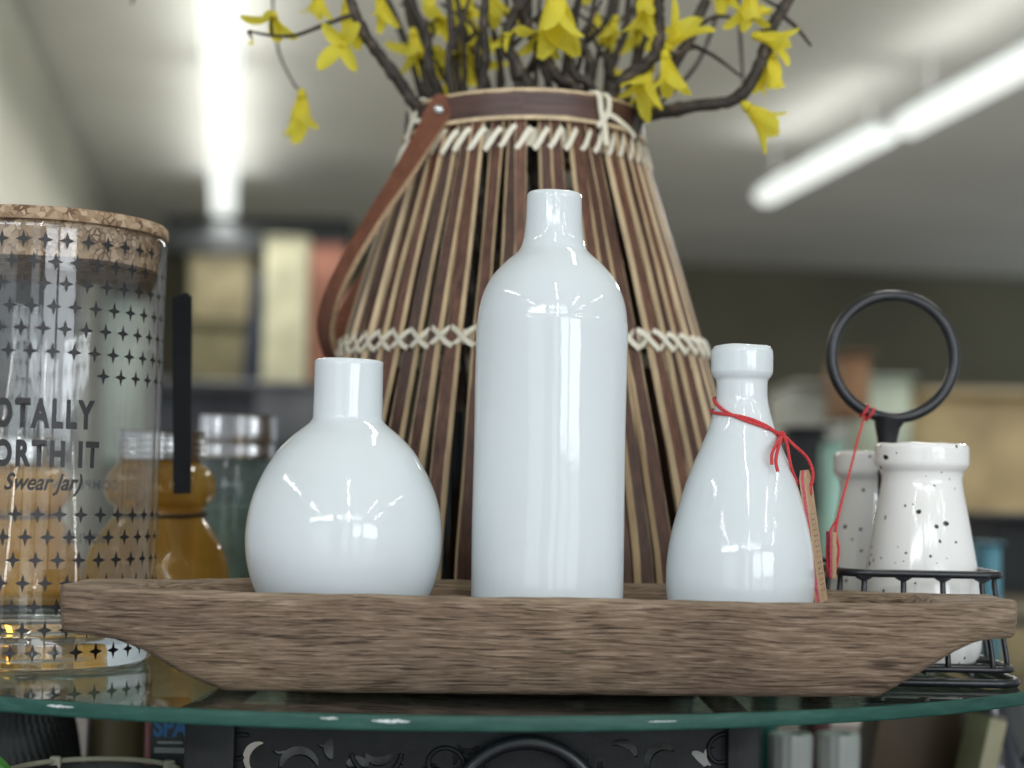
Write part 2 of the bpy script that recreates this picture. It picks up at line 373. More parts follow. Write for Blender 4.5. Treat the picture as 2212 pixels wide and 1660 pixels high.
def cork_mat():
    m, nt, b = new_mat('cork')
    tc = N(nt, 'ShaderNodeTexCoord'); vo = N(nt, 'ShaderNodeTexVoronoi', i_Scale=300.0); nz = N(nt, 'ShaderNodeTexNoise', i_Scale=90.0, i_Detail=4.0)
    mxv = N(nt, 'ShaderNodeMix', data_type='RGBA'); mxv.inputs[0].default_value = 0.004
    nt.links.new(tc.outputs['Object'], nz.inputs[0]); nt.links.new(tc.outputs['Object'], mxv.inputs[6]); nt.links.new(nz.outputs[1], mxv.inputs[7]); nt.links.new(mxv.outputs[2], vo.inputs[0])
    sc = N(nt, 'ShaderNodeSeparateColor'); nt.links.new(vo.outputs['Color'], sc.inputs[0])
    r = ramp(nt, [(0.0, (0.26, 0.17, 0.10)), (0.5, (0.40, 0.285, 0.185)), (1.0, (0.54, 0.40, 0.275))]); nt.links.new(sc.outputs[0], r.inputs[0])
    ve = N(nt, 'ShaderNodeTexVoronoi', feature='DISTANCE_TO_EDGE', i_Scale=300.0); nt.links.new(mxv.outputs[2], ve.inputs[0])
    n2 = N(nt, 'ShaderNodeTexNoise', i_Scale=130.0, i_Detail=2.0); nt.links.new(tc.outputs['Object'], n2.inputs[0])
    wv = N(nt, 'ShaderNodeMapRange'); wv.inputs['From Min'].default_value = 0.45; wv.inputs['From Max'].default_value = 0.65; wv.inputs['To Max'].default_value = 0.13; nt.links.new(n2.outputs[0], wv.inputs['Value'])
    lt = N(nt, 'ShaderNodeMath', operation='LESS_THAN'); nt.links.new(ve.outputs[0], lt.inputs[0]); nt.links.new(wv.outputs[0], lt.inputs[1])
    mx = N(nt, 'ShaderNodeMix', data_type='RGBA'); mx.inputs[7].default_value = (0.15, 0.085, 0.05, 1); nt.links.new(lt.outputs[0], mx.inputs[0]); nt.links.new(r.outputs[0], mx.inputs[6])
    nt.links.new(mx.outputs[2], b.inputs['Base Color']); b.inputs['Roughness'].default_value = 0.85
    bp = N(nt, 'ShaderNodeBump', i_Strength=0.6, i_Distance=0.0006); nt.links.new(vo.outputs['Distance'], bp.inputs['Height']); nt.links.new(bp.outputs[0], b.inputs['Normal'])
    return m
M['cork'] = cork_mat()

def edge_mat():
    m, nt, b = new_mat('green_glass_edge')
    tc = N(nt, 'ShaderNodeTexCoord'); mp = N(nt, 'ShaderNodeMapping'); mp.inputs['Scale'].default_value = (1, 1, 5); nt.links.new(tc.outputs['Object'], mp.inputs[0])
    n1 = N(nt, 'ShaderNodeTexNoise', i_Scale=45.0, i_Detail=8.0, i_Roughness=0.7); nt.links.new(mp.outputs[0], n1.inputs[0])
    c = ramp(nt, [(0.3, (0.010, 0.052, 0.040)), (0.55, (0.020, 0.082, 0.064)), (0.8, (0.05, 0.13, 0.105))]); nt.links.new(n1.outputs[0], c.inputs[0])
    nt.links.new(c.outputs[0], b.inputs['Base Color'])
    b.inputs['Roughness'].default_value = 0.45; b.inputs['Specular IOR Level'].default_value = 0.3
    n2 = N(nt, 'ShaderNodeTexNoise', i_Scale=500.0, i_Detail=4.0); nt.links.new(tc.outputs['Object'], n2.inputs[0])
    bp = N(nt, 'ShaderNodeBump', i_Strength=0.5, i_Distance=0.00015); nt.links.new(n2.outputs[0], bp.inputs['Height']); nt.links.new(bp.outputs[0], b.inputs['Normal'])
    return m
M['glass_edge'] = edge_mat()
M['chip'] = plain('chipped_glass', (0.62, 0.68, 0.66), 0.35, 0, 0.3, 600, 0.0006, 900)

def bark_mat():
    m, nt, b = new_mat('dark_bark')
    tc = N(nt, 'ShaderNodeTexCoord'); n1 = N(nt, 'ShaderNodeTexNoise', i_Scale=130.0, i_Detail=6.0); nt.links.new(tc.outputs['Object'], n1.inputs[0])
    c = ramp(nt, [(0.3, (0.010, 0.007, 0.005)), (0.55, (0.040, 0.029, 0.021)), (0.74, (0.14, 0.11, 0.085))]); nt.links.new(n1.outputs[0], c.inputs[0]); nt.links.new(c.outputs[0], b.inputs['Base Color'])
    b.inputs['Roughness'].default_value = 0.6
    bp = N(nt, 'ShaderNodeBump', i_Strength=1.0, i_Distance=0.0025); nt.links.new(n1.outputs[0], bp.inputs['Height']); nt.links.new(bp.outputs[0], b.inputs['Normal'])
    return m
M['bark'] = bark_mat()
def petal_mat():
    m, nt, b = new_mat('yellow_petal'); out = nt.nodes['Material Output']
    tc = N(nt, 'ShaderNodeTexCoord'); n1 = N(nt, 'ShaderNodeTexNoise', i_Scale=160.0, i_Detail=4.0); nt.links.new(tc.outputs['Object'], n1.inputs[0])
    c = ramp(nt, [(0.25, (0.90, 0.76, 0.05)), (0.6, (0.97, 0.90, 0.12)), (0.9, (0.98, 0.94, 0.28))]); nt.links.new(n1.outputs[0], c.inputs[0]); nt.links.new(c.outputs[0], b.inputs['Base Color'])
    b.inputs['Roughness'].default_value = 0.6; b.inputs['Specular IOR Level'].default_value = 0.25
    tl = N(nt, 'ShaderNodeBsdfTranslucent'); nt.links.new(c.outputs[0], tl.inputs[0])
    mx = N(nt, 'ShaderNodeMixShader'); mx.inputs[0].default_value = 0.5; nt.links.new(b.outputs[0], mx.inputs[1]); nt.links.new(tl.outputs[0], mx.inputs[2]); nt.links.new(mx.outputs[0], out.inputs['Surface'])
    bp = N(nt, 'ShaderNodeBump', i_Strength=0.4, i_Distance=0.0006); nt.links.new(n1.outputs[0], bp.inputs['Height']); nt.links.new(bp.outputs[0], b.inputs['Normal'])
    return m
M['petal'] = petal_mat()
M['flower_heart'] = plain('flower_heart', (0.62, 0.52, 0.03), 0.7, 0, 0.2, 400)

def amber_mat():
    m = thin_glass('amber_glass', (0.86, 0.62, 0.20), 0.03, haze=0.22); nt = m.node_tree
    df = [n for n in nt.nodes if n.type == 'BSDF_DIFFUSE'][0]
    tc = N(nt, 'ShaderNodeTexCoord'); n1 = N(nt, 'ShaderNodeTexNoise', i_Scale=26.0, i_Detail=2.0); nt.links.new(tc.outputs['Object'], n1.inputs[0])
    c = ramp(nt, [(0.3, (0.62, 0.30, 0.04)), (0.7, (0.90, 0.66, 0.22))]); nt.links.new(n1.outputs[0], c.inputs[0]); nt.links.new(c.outputs[0], df.inputs[0])
    bp = N(nt, 'ShaderNodeBump', i_Strength=1.0, i_Distance=0.006); nt.links.new(n1.outputs[0], bp.inputs['Height'])
    for n in nt.nodes:
        if n.type == 'BSDF_GLOSSY': nt.links.new(bp.outputs[0], n.inputs['Normal'])
    return m
M['amber'] = amber_mat()
def speckle_mat():
    m, nt, b = new_mat('speckled_white_glaze')
    tc = N(nt, 'ShaderNodeTexCoord'); nz = N(nt, 'ShaderNodeTexNoise', i_Scale=70.0); nt.links.new(tc.outputs['Object'], nz.inputs[0])
    wv = N(nt, 'ShaderNodeMix', data_type='RGBA'); wv.inputs[0].default_value = 0.006; nt.links.new(tc.outputs['Object'], wv.inputs[6]); nt.links.new(nz.outputs[1], wv.inputs[7])
    base = None
    for (scale, rad, keep) in ((150.0, 0.115, 0.36), (330.0, 0.15, 0.26)):
        vo = N(nt, 'ShaderNodeTexVoronoi', i_Scale=scale); nt.links.new(wv.outputs[2], vo.inputs[0])
        sc = N(nt, 'ShaderNodeSeparateColor'); nt.links.new(vo.outputs['Color'], sc.inputs[0])
        rr = N(nt, 'ShaderNodeMath', operation='MULTIPLY'); rr.inputs[1].default_value = rad * 2; nt.links.new(sc.outputs[1], rr.inputs[0])
        lt = N(nt, 'ShaderNodeMath', operation='LESS_THAN'); nt.links.new(vo.outputs['Distance'], lt.inputs[0]); nt.links.new(rr.outputs[0], lt.inputs[1])
        kp = N(nt, 'ShaderNodeMath', operation='LESS_THAN'); kp.inputs[1].default_value = keep; nt.links.new(sc.outputs[0], kp.inputs[0])
        mu = N(nt, 'ShaderNodeMath', operation='MULTIPLY'); nt.links.new(lt.outputs[0], mu.inputs[0]); nt.links.new(kp.outputs[0], mu.inputs[1])
        if base is None: base = mu
        else:
            mxx = N(nt, 'ShaderNodeMath', operation='MAXIMUM'); nt.links.new(base.outputs[0], mxx.inputs[0]); nt.links.new(mu.outputs[0], mxx.inputs[1]); base = mxx
    mx = N(nt, 'ShaderNodeMix', data_type='RGBA'); mx.inputs[6].default_value = (0.86, 0.86, 0.84, 1); mx.inputs[7].default_value = (0.02, 0.02, 0.022, 1)
    nt.links.new(base.outputs[0], mx.inputs[0]); nt.links.new(mx.outputs[2], b.inputs['Base Color']); b.inputs['Roughness'].default_value = 0.08
    return m
M['speckle'] = speckle_mat()

# ------------------------------------------------------------------ the shop behind: ceiling, far wall, side wall, floor
M['ceiling'] = plain('ceiling_paint', (0.72, 0.72, 0.67), 0.9, 0, 0.08, 0.8)
M['farwall'] = plain('olive_wall', (0.15, 0.145, 0.10), 0.9, 0, 0.25, 0.7)
M['sidewall'] = plain('cream_wall', (0.56, 0.555, 0.48), 0.9, 0, 0.15, 0.9)
M['floor'] = plain('grey_floor', (0.40, 0.38, 0.35), 0.6, 0, 0.2, 2.0)
M['shop_white'] = plain('white_paint', (0.78, 0.79, 0.78), 0.5, 0, 0.05, 3)
def quad(name, pts, mat, kind='structure', thick=None):
    me = pydata([Vector(p) for p in pts], [(0, 1, 2, 3)])
    o = link(name, me, mat); tag(o, kind=kind); return o
quad('ceiling', [room(-4.5, -6, CEIL), room(7.5, -6, CEIL), room(7.5, 13.2, CEIL), room(-4.5, 13.2, CEIL)], M['ceiling'])
quad('floor', [room(-4.5, -6, -0.95), room(7.5, -6, -0.95), room(7.5, 13.2, -0.95), room(-4.5, 13.2, -0.95)], M['floor'])
quad('far_wall', [room(-4.5, 13.2, -0.95), room(7.5, 13.2, -0.95), room(7.5, 13.2, CEIL), room(-4.5, 13.2, CEIL)], M['farwall'])
o = link('partition_wall', rbox(0.12, 8.6, 2.9, 0.01), M['sidewall']); o.location = room(-0.93, 8.7, 0.5); o.rotation_euler = (0, 0, -YAW)
tag(o, 'cream partition wall running away behind the cork-lidded jar', 'wall')
def emissive(name, col, s):
    m, nt, b = new_mat(name); b.inputs['Base Color'].default_value = (*col, 1); b.inputs['Emission Color'].default_value = (*col, 1); b.inputs['Emission Strength'].default_value = s
    return m
M['tube_glow'] = emissive('fluorescent_diffuser', (0.95, 1.0, 0.97), 0.9)
def fixture(u, v0, v1, label, drop=0.28, wid=0.15):
    L = v1 - v0; c = room(u, (v0 + v1) / 2, CEIL - drop)
    t = empty('ceiling_light', c); t.rotation_euler = (0, 0, -YAW)
    h = link('housing', rbox(wid, L, 0.03, 0.01), M['shop_white']); h.parent = t; h.location = (0, 0, 0.028)
    for sgn in (-1, 1):
        q = link('hanger', tube([(0, sgn * L * .4, .03), (0, sgn * L * .4, drop)], .006, 6), M['shop_white']); q.parent = t
    uc = c + Vector((0, 0, .06)); area('added_halo_lamp', uc, uc + Vector((0, 0, 1)), 0.12, L * .95, (1.9 if u < 1 else 1.1) * L, (1.0, 1.0, 0.97)).rotation_euler = (math.pi, 0, -YAW)  # added upward lamp, spreads a soft halo on the ceiling around the fixture
    V, Fc = [], []
    for yy in (-L / 2 + .02, L / 2 - .02):
        for i in range(9):
            g = math.pi * i / 8; V.append((-.075 * math.cos(g), yy, -.06 * math.sin(g)))
    for i in range(8): Fc.append((i, i + 1, 10 + i, 9 + i))
    Fc += [tuple(range(9)), tuple(reversed(range(9, 18))), (0, 8, 17, 9)]
    d = link('diffuser', pydata(V, Fc), M['tube_glow']); d.parent = t; d.location = (0, 0, -0.012)
    lc = c + Vector((0, 0, -.12)); area('ceiling_tube_light', lc, lc + Vector((0, 0, -1)), 0.12, L * .9, (7.5 if u < 1 else 15) * L, (1.0, 0.98, 0.93)).rotation_euler = (0, 0, -YAW)
    tag(t, label, 'ceiling light', 'fluorescent lights on the shop ceiling')
fixture(-0.065, 7.45, 10.3, 'long fluorescent ceiling light whose far end stops above the dark shelf band')
fixture(-0.065, 4.1, 7.4, 'nearer fluorescent ceiling light running up out of the top left of the picture')
fixture(2.82, 6.86, 8.5, 'blurred fluorescent ceiling light whose lower end points at the bamboo basket')
fixture(2.86, 4.1, 6.72, 'blurred fluorescent ceiling light cut off by the right edge of the picture')

# blurred goods far behind, each built where it stands
def canvas(name, px0, px1, py0, py1, Y, col, label, cat, frame=None, lean=0.0, depth=0.04, rough=0.8):
    a, b_ = at(px0, py1, Y), at(px1, py0, Y)
    wd, ht = abs(b_.x - a.x), abs(b_.z - a.z)
    t = empty(name, ((a.x + b_.x) / 2, Y, a.z)); t.rotation_euler = (0, R(lean), 0)
    m = plain(name + '_' + cat, col, rough, 0, 0.22, 9)
    p = link('panel', rbox(wd, depth, ht, min(.02, depth * .3)), m); p.parent = t; p.location = (0, 0, ht / 2)
    fm = plain(name + '_trim', frame or tuple(c * .7 for c in col), 0.6, 0, 0.2, 20)
    fw_ = min(wd, ht) * 0.07
    for (x, z, sx, sz) in ((0, ht - fw_ / 2, wd + fw_, fw_), (0, fw_ / 2, wd + fw_, fw_)):
        q = link('trim', rbox(sx, depth * 1.25, sz, depth * .1), fm); q.parent = t; q.location = (x, -depth * 0.06, z)
    tag(t, label, cat); return t
canvas('shelf_header', 366, 760, 484, 552, 9.0, (0.052, 0.058, 0.060), 'dark grey shelf band under the far end of the ceiling light', 'shelf', depth=.3)
canvas('fabric_panel', 410, 545, 560, 700, 7.2, (0.40, 0.35, 0.22), 'blurred tan panel beside the upright black strip', 'panel', depth=.1)
canvas('olive_box', 412, 540, 700, 842, 7.0, (0.22, 0.20, 0.115), 'blurred olive box below the tan panel beside the black strip', 'box', depth=.3)
canvas('navy_board', 520, 572, 585, 850, 6.6, (0.020, 0.030, 0.062), 'blurred navy board leaning between the tan and the cream panels', 'board', lean=4, depth=.05)
canvas('cream_screen', 566, 668, 515, 846, 6.0, (0.62, 0.60, 0.42), 'tall blurred cream panel left of the salmon one', 'panel', depth=.08)
canvas('salmon_panel', 664, 748, 532, 866, 6.2, (0.42, 0.19, 0.135), 'tall blurred salmon panel behind the hanging basket handle', 'panel', frame=(0.4, 0.17, 0.13), depth=.08)
canvas('grey_cabinet', 330, 745, 838, 1240, 4.4, (0.070, 0.075, 0.088), 'dark slate grey cabinet below the blurred panels', 'cabinet', depth=.4)
canvas('steel_tray', 560, 740, 836, 960, 3.6, (0.16, 0.165, 0.175), 'blurred grey board standing behind the neck of the round bottle', 'board', depth=.2)
canvas('black_cabinet', -60, 150, 560, 1010, 3.0, (0.06, 0.063, 0.065), 'black cabinet seen through the left part of the cork-lidded jar', 'cabinet', depth=.3)
canvas('green_carton', 225, 320, 650, 1000, 2.4, (0.34, 0.38, 0.33), 'tall grey green carton seen through the cork-lidded jar', 'carton', depth=.1)
canvas('wall_plaque', -40, 40, 300, 385, 6.0, (0.10, 0.09, 0.08), 'small dark plaque with tan foot hung at the left edge above the jar', 'plaque', frame=(.3, .2, .13), depth=.05)
canvas('white_crate', 1680, 1805, 838, 1010, 2.7, (0.52, 0.52, 0.45), 'blurred grey white crate behind the neck of the tagged bottle', 'crate', depth=.3)
canvas('terracotta_pot', 1800, 1860, 772, 905, 2.4, (0.30, 0.165, 0.085), 'blurred orange brown pot seen through the black ring on its left', 'pot', depth=.2)
canvas('sage_canister', 1850, 1955, 818, 1020, 3.0, (0.50, 0.56, 0.44), 'pale sage canister seen through the middle of the black ring', 'canister', depth=.15)
canvas('tan_cupboard', 1935, 2320, 858, 1120, 3.3, (0.52, 0.40, 0.215), 'tan cupboard seen through and beside the right of the black ring', 'cupboard', depth=.4)
canvas('dark_basket', 2095, 2330, 1110, 1300, 2.2, (0.020, 0.023, 0.025), 'black box behind the speckled jars at the right edge', 'box', depth=.3)
canvas('mint_bottle', 1776, 1818, 955, 1240, 1.4, (0.34, 0.55, 0.46), 'mint green upright behind the string between tagged bottle and speckled jars', 'carton', depth=.06)
canvas('black_speaker', 1690, 1782, 925, 1110, 1.7, (0.012, 0.012, 0.013), 'black box behind the red knot of the tagged bottle', 'box', depth=.1)
canvas('blue_tin', 2108, 2150, 1170, 1320, 0.75, (0.10, 0.26, 0.33), 'small blue tin behind the right of the speckled jars', 'tin', depth=.05)
canvas('beige_case', 2060, 2330, 1300, 1520, 1.9, (0.21, 0.18, 0.115), 'beige case behind the black wire caddy at the right edge', 'case', depth=.3)
canvas('olive_counter', 1380, 2330, 1018, 1330, 4.2, (0.20, 0.185, 0.12), 'long olive counter far behind the tagged bottle and the caddy', 'counter', depth=.5)

# ------------------------------------------------------------------ lower table and what stands under the glass
LOW = -0.135
M['low_wood'] = plain('dark_table_wood', (0.045, 0.032, 0.025), 0.5, 0, 0.3, 30, 0.0003, 80, stretch=(.2, 1, 1))
o = link('lower_table', rbox(1.5, 1.1, 0.03, 0.004), M['low_wood']); o.location = (0.0, 0.42, LOW - 0.015)
tag(o, 'dark wooden table under the round glass', 'table')

# black pierced iron stand that carries the glass
stand = empty('iron_stand', (-0.018, 0.10, LOW)); tag(stand, 'black iron stand with pierced scrollwork under the round glass', 'stand')
SY = 0.035
def sx(px, Y=SY): return at(px, 1620, Y).x
x0, x1 = sx(405), sx(1640)
TOP = -0.0068
for (xx, yy) in ((x0 + .011, SY), (x1 - .008, SY), (x0 + .011, SY + .33), (x1 - .008, SY + .33)):
    link('leg', rbox(0.022 if xx < 0 else .014, 0.018, TOP - LOW, 0.0015, centre=(xx, yy, (TOP + LOW) / 2)), M['iron'], stand)
link('apron', rbox(x1 - x0, 0.006, 0.0035, 0.0008, centre=((x0 + x1) / 2, SY, TOP - .00175)), M['iron'], stand)
link('apron', rbox(x1 - x0, 0.006, 0.012, 0.0008, centre=((x0 + x1) / 2, SY + .33, TOP - .006)), M['iron'], stand)
for xx in (x0 + .006, x1 - .006):
    link('apron', rbox(0.006, 0.30, 0.012, 0.0008, centre=(xx, SY + .165, TOP - .006)), M['iron'], stand)
def sp(px, py): p = at(px, py, SY); return p.x, p.z
k = mpp(SY)
LOOPS = []
def loop(pts): LOOPS.append(pts)
loop([(x0 + .020, -.115), (x1 - .013, -.115), (x1 - .013, TOP - .0030), (x0 + .020, TOP - .0030)])
def crescent(px, py, r, wd, a0, a1, n=14):
    py += 6
    x, z = sp(px, py); A_, B_ = [], []
    for i in range(n + 1):
        t = i / n; a = R(a0 + (a1 - a0) * t); h = wd * k / 2 * math.sin(math.pi * (.06 + .88 * t)) ** .7
        A_.append((x + (r * k + h) * math.cos(a), z + (r * k + h) * math.sin(a))); B_.append((x + (r * k - h) * math.cos(a), z + (r * k - h) * math.sin(a)))
    loop(A_ + B_[::-1])
for c_ in ((566, 1634, 34, 17, 85, 245), (646, 1656, 40, 20, 10, 175), (740, 1612, 30, 22, 140, 225), (818, 1606, 32, 20, 210, 335), (772, 1672, 32, 26, 45, 135),
           (500, 1652, 20, 13, 120, 250), (486, 1600, 16, 11, 330, 400), (1012, 1592, 24, 14, 205, 330), (958, 1632, 26, 11, 330, 400), (930, 1672, 26, 12, 40, 150), (890, 1636, 22, 9, 120, 210),
           (1338, 1634, 36, 20, 10, 120), (1336, 1648, 40, 18, 160, 235), (1432, 1642, 34, 18, 50, 215), (1482, 1662, 44, 20, 15, 75), (1250, 1618, 24, 10, 190, 330),
           (1545, 1628, 22, 10, 100, 250), (1578, 1650, 26, 8, -60, 60), (700, 1592, 14, 8, 210, 330), (604, 1604, 16, 8, 220, 320)):
    crescent(*c_)
from mathutils.geometry import delaunay_2d_cdt
pv, pe = [], []
for lp in LOOPS:
    b0 = len(pv); pv += [Vector(q) for q in lp]; pe += [(b0 + i, b0 + (i + 1) % len(lp)) for i in range(len(lp))]
vo, eo, fo_, _a, _b, _c = delaunay_2d_cdt(pv, pe, [], 0, 1e-7)
def inside(q, lp):
    c = False
    for i in range(len(lp)):
        (xa, ya), (xb, yb) = lp[i - 1], lp[i]
        if (ya > q[1]) != (yb > q[1]) and q[0] < (xb - xa) * (q[1] - ya) / (yb - ya) + xa: c = not c
    return c
keep = [f for f in fo_ if not any(inside(sum((vo[i] for i in f), Vector((0, 0))) / len(f), lp) for lp in LOOPS[1:])]
nv_ = len(vo); V = [(q.x, SY - .0018, q.y) for q in vo] + [(q.x, SY + .0018, q.y) for q in vo]
cnt = {}
for f in keep:
    for i in range(len(f)): e = (f[i], f[(i + 1) % len(f)]); cnt[frozenset(e)] = cnt.get(frozenset(e), 0) + 1
Fc = [tuple(f) for f in keep] + [tuple(nv_ + i for i in reversed(f)) for f in keep] + [(min(e), max(e), nv_ + max(e), nv_ + min(e)) for e, c in cnt.items() if c == 1]
me = pydata(V, Fc, 30)
link('pierced_plate', finish(me, 30), M['iron'], stand)
for (px, py, ra, rb, aa, ab, wd) in ((822, 1618, 62, 46, 190, 350, 14), (955, 1655, 50, 14, 0, 300, 13), (1560, 1625, 40, 14, 80, 330, 12), (520, 1620, 36, 14, 60, 300, 12)):
    x, z = sp(px, py)
    path = [(x + (ra + (rb - ra) * i / 24) * k * math.cos(R(aa + (ab - aa) * i / 24)), SY - .0022, z + (ra + (rb - ra) * i / 24) * k * math.sin(R(aa + (ab - aa) * i / 24))) for i in range(25)]
    link('scroll', tube(path, wd * k * .42, 8), M['iron'], stand)
t = empty('linen_stack', (sx(1030, .13), .115, LOW)); tag(t, 'pale folded linen seen through the holes of the pierced stand', 'linen')
for i, cc in enumerate(((.85, .83, .77), (.80, .77, .68), (.88, .87, .83))):
    b = link('fold', rbox(.215 - .01 * i, .10, .036, .010, 3, centre=(.004 * (i - 1), 0, .019 + .0365 * i)), plain('linen_' + str(i), cc, .9, 0, .15, 120, .0006, 300)); b.parent = t
x, z = sp(1138, 1760)
k = mpp(SY)
ring = [(x + 158 * k * math.cos(2 * math.pi * i / 56), SY - .008, z + 158 * k * math.sin(2 * math.pi * i / 56)) for i in range(56)]
link('wheel_rim', tube(ring, 16 * k, 12, True), M['iron_gloss'], stand)
for i in range(4):
    a = R(45 + 90 * i)
    link('spoke', tube([(x, SY - .006, z), (x + 158 * k * math.cos(a), SY - .006, z + 158 * k * math.sin(a))], 9 * k, 8), M['iron'], stand)
link('back_plate', rbox(x1 - x0 - .03, 0.003, 0.10, 0.0008, centre=((x0 + x1) / 2, SY + .335, TOP - .065)), M['iron'], stand)

def goods(name, label, cat, loc): t = empty(name, loc); tag(t, label, cat); return t
# pale goods glimpsed through the pierced iron
for (px, rr, hh, col, lab) in ((640, .020, .115, (.42, .41, .36), 'pale cream bottle glimpsed behind the left scrolls of the iron stand'),
                               (900, .017, .11, (.50, .49, .44), 'pale bottle glimpsed between the scrolls left of the iron wheel'),
                               (1240, .016, .112, (.46, .40, .27), 'sand coloured bottle glimpsed behind the iron wheel'),
                               (1470, .021, .116, (.50, .50, .46), 'white bottle glimpsed behind the right scrolls of the iron stand')):
    p = at(px, 1640, 0.26); t = goods('bottle', lab, 'bottle', (p.x, .26, LOW))
    m = plain('bottle_' + str(px), col, 0.4, 0, .1, 20)
    b = link('body', lathe(prof([(0, 0), (rr * .9, 0), (rr, .006), (rr, hh * .6), (rr * .8, hh * .72), (rr * .35, hh * .82), (rr * .33, hh * .93)], 4), 32), m); b.parent = t
    c = link('cap', lathe([(0, hh * .93), (rr * .42, hh * .93), (rr * .42, hh), (0, hh)], 24), M['iron']); c.parent = t
# left: ribbed black shade, candle, card, wire tray
p = at(52, 1600, 0.24); t = goods('ribbed_lantern', 'black ribbed lantern under the glass in the lower left corner', 'lantern', (p.x, .24, LOW))
M['rib'] = plain('black_ribs', (0.022, 0.022, 0.023), 0.5, 0, .2, 60)
def ribw(r, z, a): return r + 0.0011 * math.sin(46 * (a + z * 9)), z
b = link('shade', lathe([(0.034, 0.0)] + [(0.034 - .012 * (i / 20.) ** 3, 0.108 * i / 20) for i in range(1, 21)] + [(.0, .110)], 276, ribw), M['rib']); b.parent = t
b = link('knob', lathe(prof([(0, .110), (.004, .110), (.006, .114), (.004, .118), (0, .119)], 3), 20), M['iron']); b.parent = t
p = at(252, 1600, 0.27); t = goods('pillar_candle', 'tan pillar candle under the glass between lantern and card', 'candle', (p.x, .27, LOW))
M['wax'] = plain('tan_wax', (0.20, 0.145, 0.075), 0.5, 0, .12, 30)
b = link('wax', lathe(prof([(0, 0), (.0165, 0), (.0170, .003), (.0170, .085), (.0160, .088), (.010, .0865), (0, .086)], 4), 40), M['wax']); b.parent = t
b = link('wick', tube([(0, 0, .085), (.0005, 0, .092)], .0007, 6), M['ink']); b.parent = t
p = at(368, 1600, 0.16); t = goods('printed_card', 'black card with blue lettering under the glass by the iron stand', 'card', (p.x, .16, LOW))
b = link('card', rbox(.0195, .0015, .115, .0004, centre=(0, 0, .0575)), plain('black_card', (.010, .011, .014), .5)); b.parent = t
me = text_mesh('SPA', .0135, .78, .0006); M['blue_print'] = plain('blue_print', (.03, .17, .42), .5)
me.transform(Matrix.Translation((0, -.0009, at(368, 1572, .16).z - LOW)) @ Matrix.Rotation(R(90), 4, 'X')); b = link('blue_print', me, M['blue_print']); b.parent = t
for i, (py, wd) in enumerate(((1604, .013), (1618, .016), (1624, .016))):
    b = link('print_line', rbox(wd, .0003, .0011, .0001, centre=(0, -.0009, at(368, py, .16).z - LOW)), plain('white_print', (.4, .4, .4), .6)); b.parent = t
p = at(318, 1600, .21); t = goods('pink_stick', 'thin pink stick under the glass beside the black card', 'stick', (p.x, .21, LOW))
b = link('stick', tube([(0, 0, 0), (.001, 0, .07), (.0, 0, .116)], [.002, .002, .0014], 10), plain('pink_paint', (.45, .16, .18), .5)); b.parent = t
b = link('ferrule', tube([(0, 0, .0), (0, 0, .012)], .0028, 10), M['iron']); b.parent = t
p = at(200, 1670, .10); t = goods('wire_tray', 'round dark tray with a beige wire rim in the lower left corner', 'tray', (p.x, .10, LOW))
M['beige_wire'] = plain('beige_wire', (.50, .45, .34), .5, 0, .15, 90)
zz = p.z - LOW; rr = 182 * mpp(.10)
b = link('rim', tube([(rr * math.cos(2 * math.pi * i / 64), rr * math.sin(2 * math.pi * i / 64), zz) for i in range(64)], .0014, 8, True), M['beige_wire']); b.parent = t
b = link('bowl', lathe(prof([(0, .002), (rr * .7, .002), (rr * .9, zz * .5), (rr - .001, zz - .006), (rr - .003, zz - .006), (rr * .86, zz * .5), (rr * .66, .004), (0, .004)], 5), 56), plain('dark_bowl', (.02, .018, .018), .5)); b.parent = t
for a in (222, 310, 40, 130):
    b = link('clip', rbox(.0058, .0034, .017, .0012, centre=(rr * math.cos(R(a)), rr * math.sin(R(a)), zz - .006)), M['beige_wire']); b.parent = t
M['leaf'] = plain('green_leaf', (.06, .20, .035), .45, 0, .2, 80)
p = at(8, 1655, .05); t = goods('leaf_sprig', 'tip of a green leaf in the bottom left corner', 'leaf', (p.x, .05, LOW))
zz = p.z - LOW
b = link('stem', tube([(0, 0, 0), (.001, 0, zz * .6), (.002, 0, zz)], .0012, 8), M['leaf']); b.parent = t
V, Fc = [], []
for i in range(9):
    s = i / 8; wd = .009 * math.sin(math.pi * min(1, .05 + s)) ** .8
    for j in (-1, 0, 1): V.append((.002 + s * .020 - .012, -.002 * abs(j) - .004 * s, zz + .006 - .012 * s + j * wd * .5))
for i in range(8):
    for j in range(2): Fc.append((i * 3 + j, i * 3 + j + 1, i * 3 + j + 4, i * 3 + j + 3))
b = link('blade', pydata(V, Fc), M['leaf']); b.parent = t
# right: ribbed white holders, red book, brown box, cream carton, dark jug, grey board, teal book
M['ribbed_white'] = plain('ribbed_white_glaze', (.52, .53, .50), .4, 0, .06, 30)
def fl(r, z, a): return r + .00022 * math.sin(14 * a), z
for (px, lab) in ((1708, 'ribbed white candle holder under the glass nearest the iron stand'), (1810, 'ribbed white candle holder under the glass beside the brown box')):
    p = at(px, 1640, .33); t = goods('candle_holder', lab, 'candle holder', (p.x, .33, LOW)); r = 46 * mpp(.33)
    h = at(px, 1584, .33).z - LOW
    b = link('column', lathe(prof([(r, .02), (r * .97, .05), (r, h - .003), (r * .9, h)], 5) + [(r * .6, h), (r * .6, h - .01), (0, h - .01)], 128, fl), M['ribbed_white']); b.parent = t
    b = link('foot', lathe(prof([(0, 0), (r * 1.02, 0), (r * 1.03, .006), (r * .98, .016), (r * .9, .022)], 4), 48), M['ribbed_white']); b.parent = t
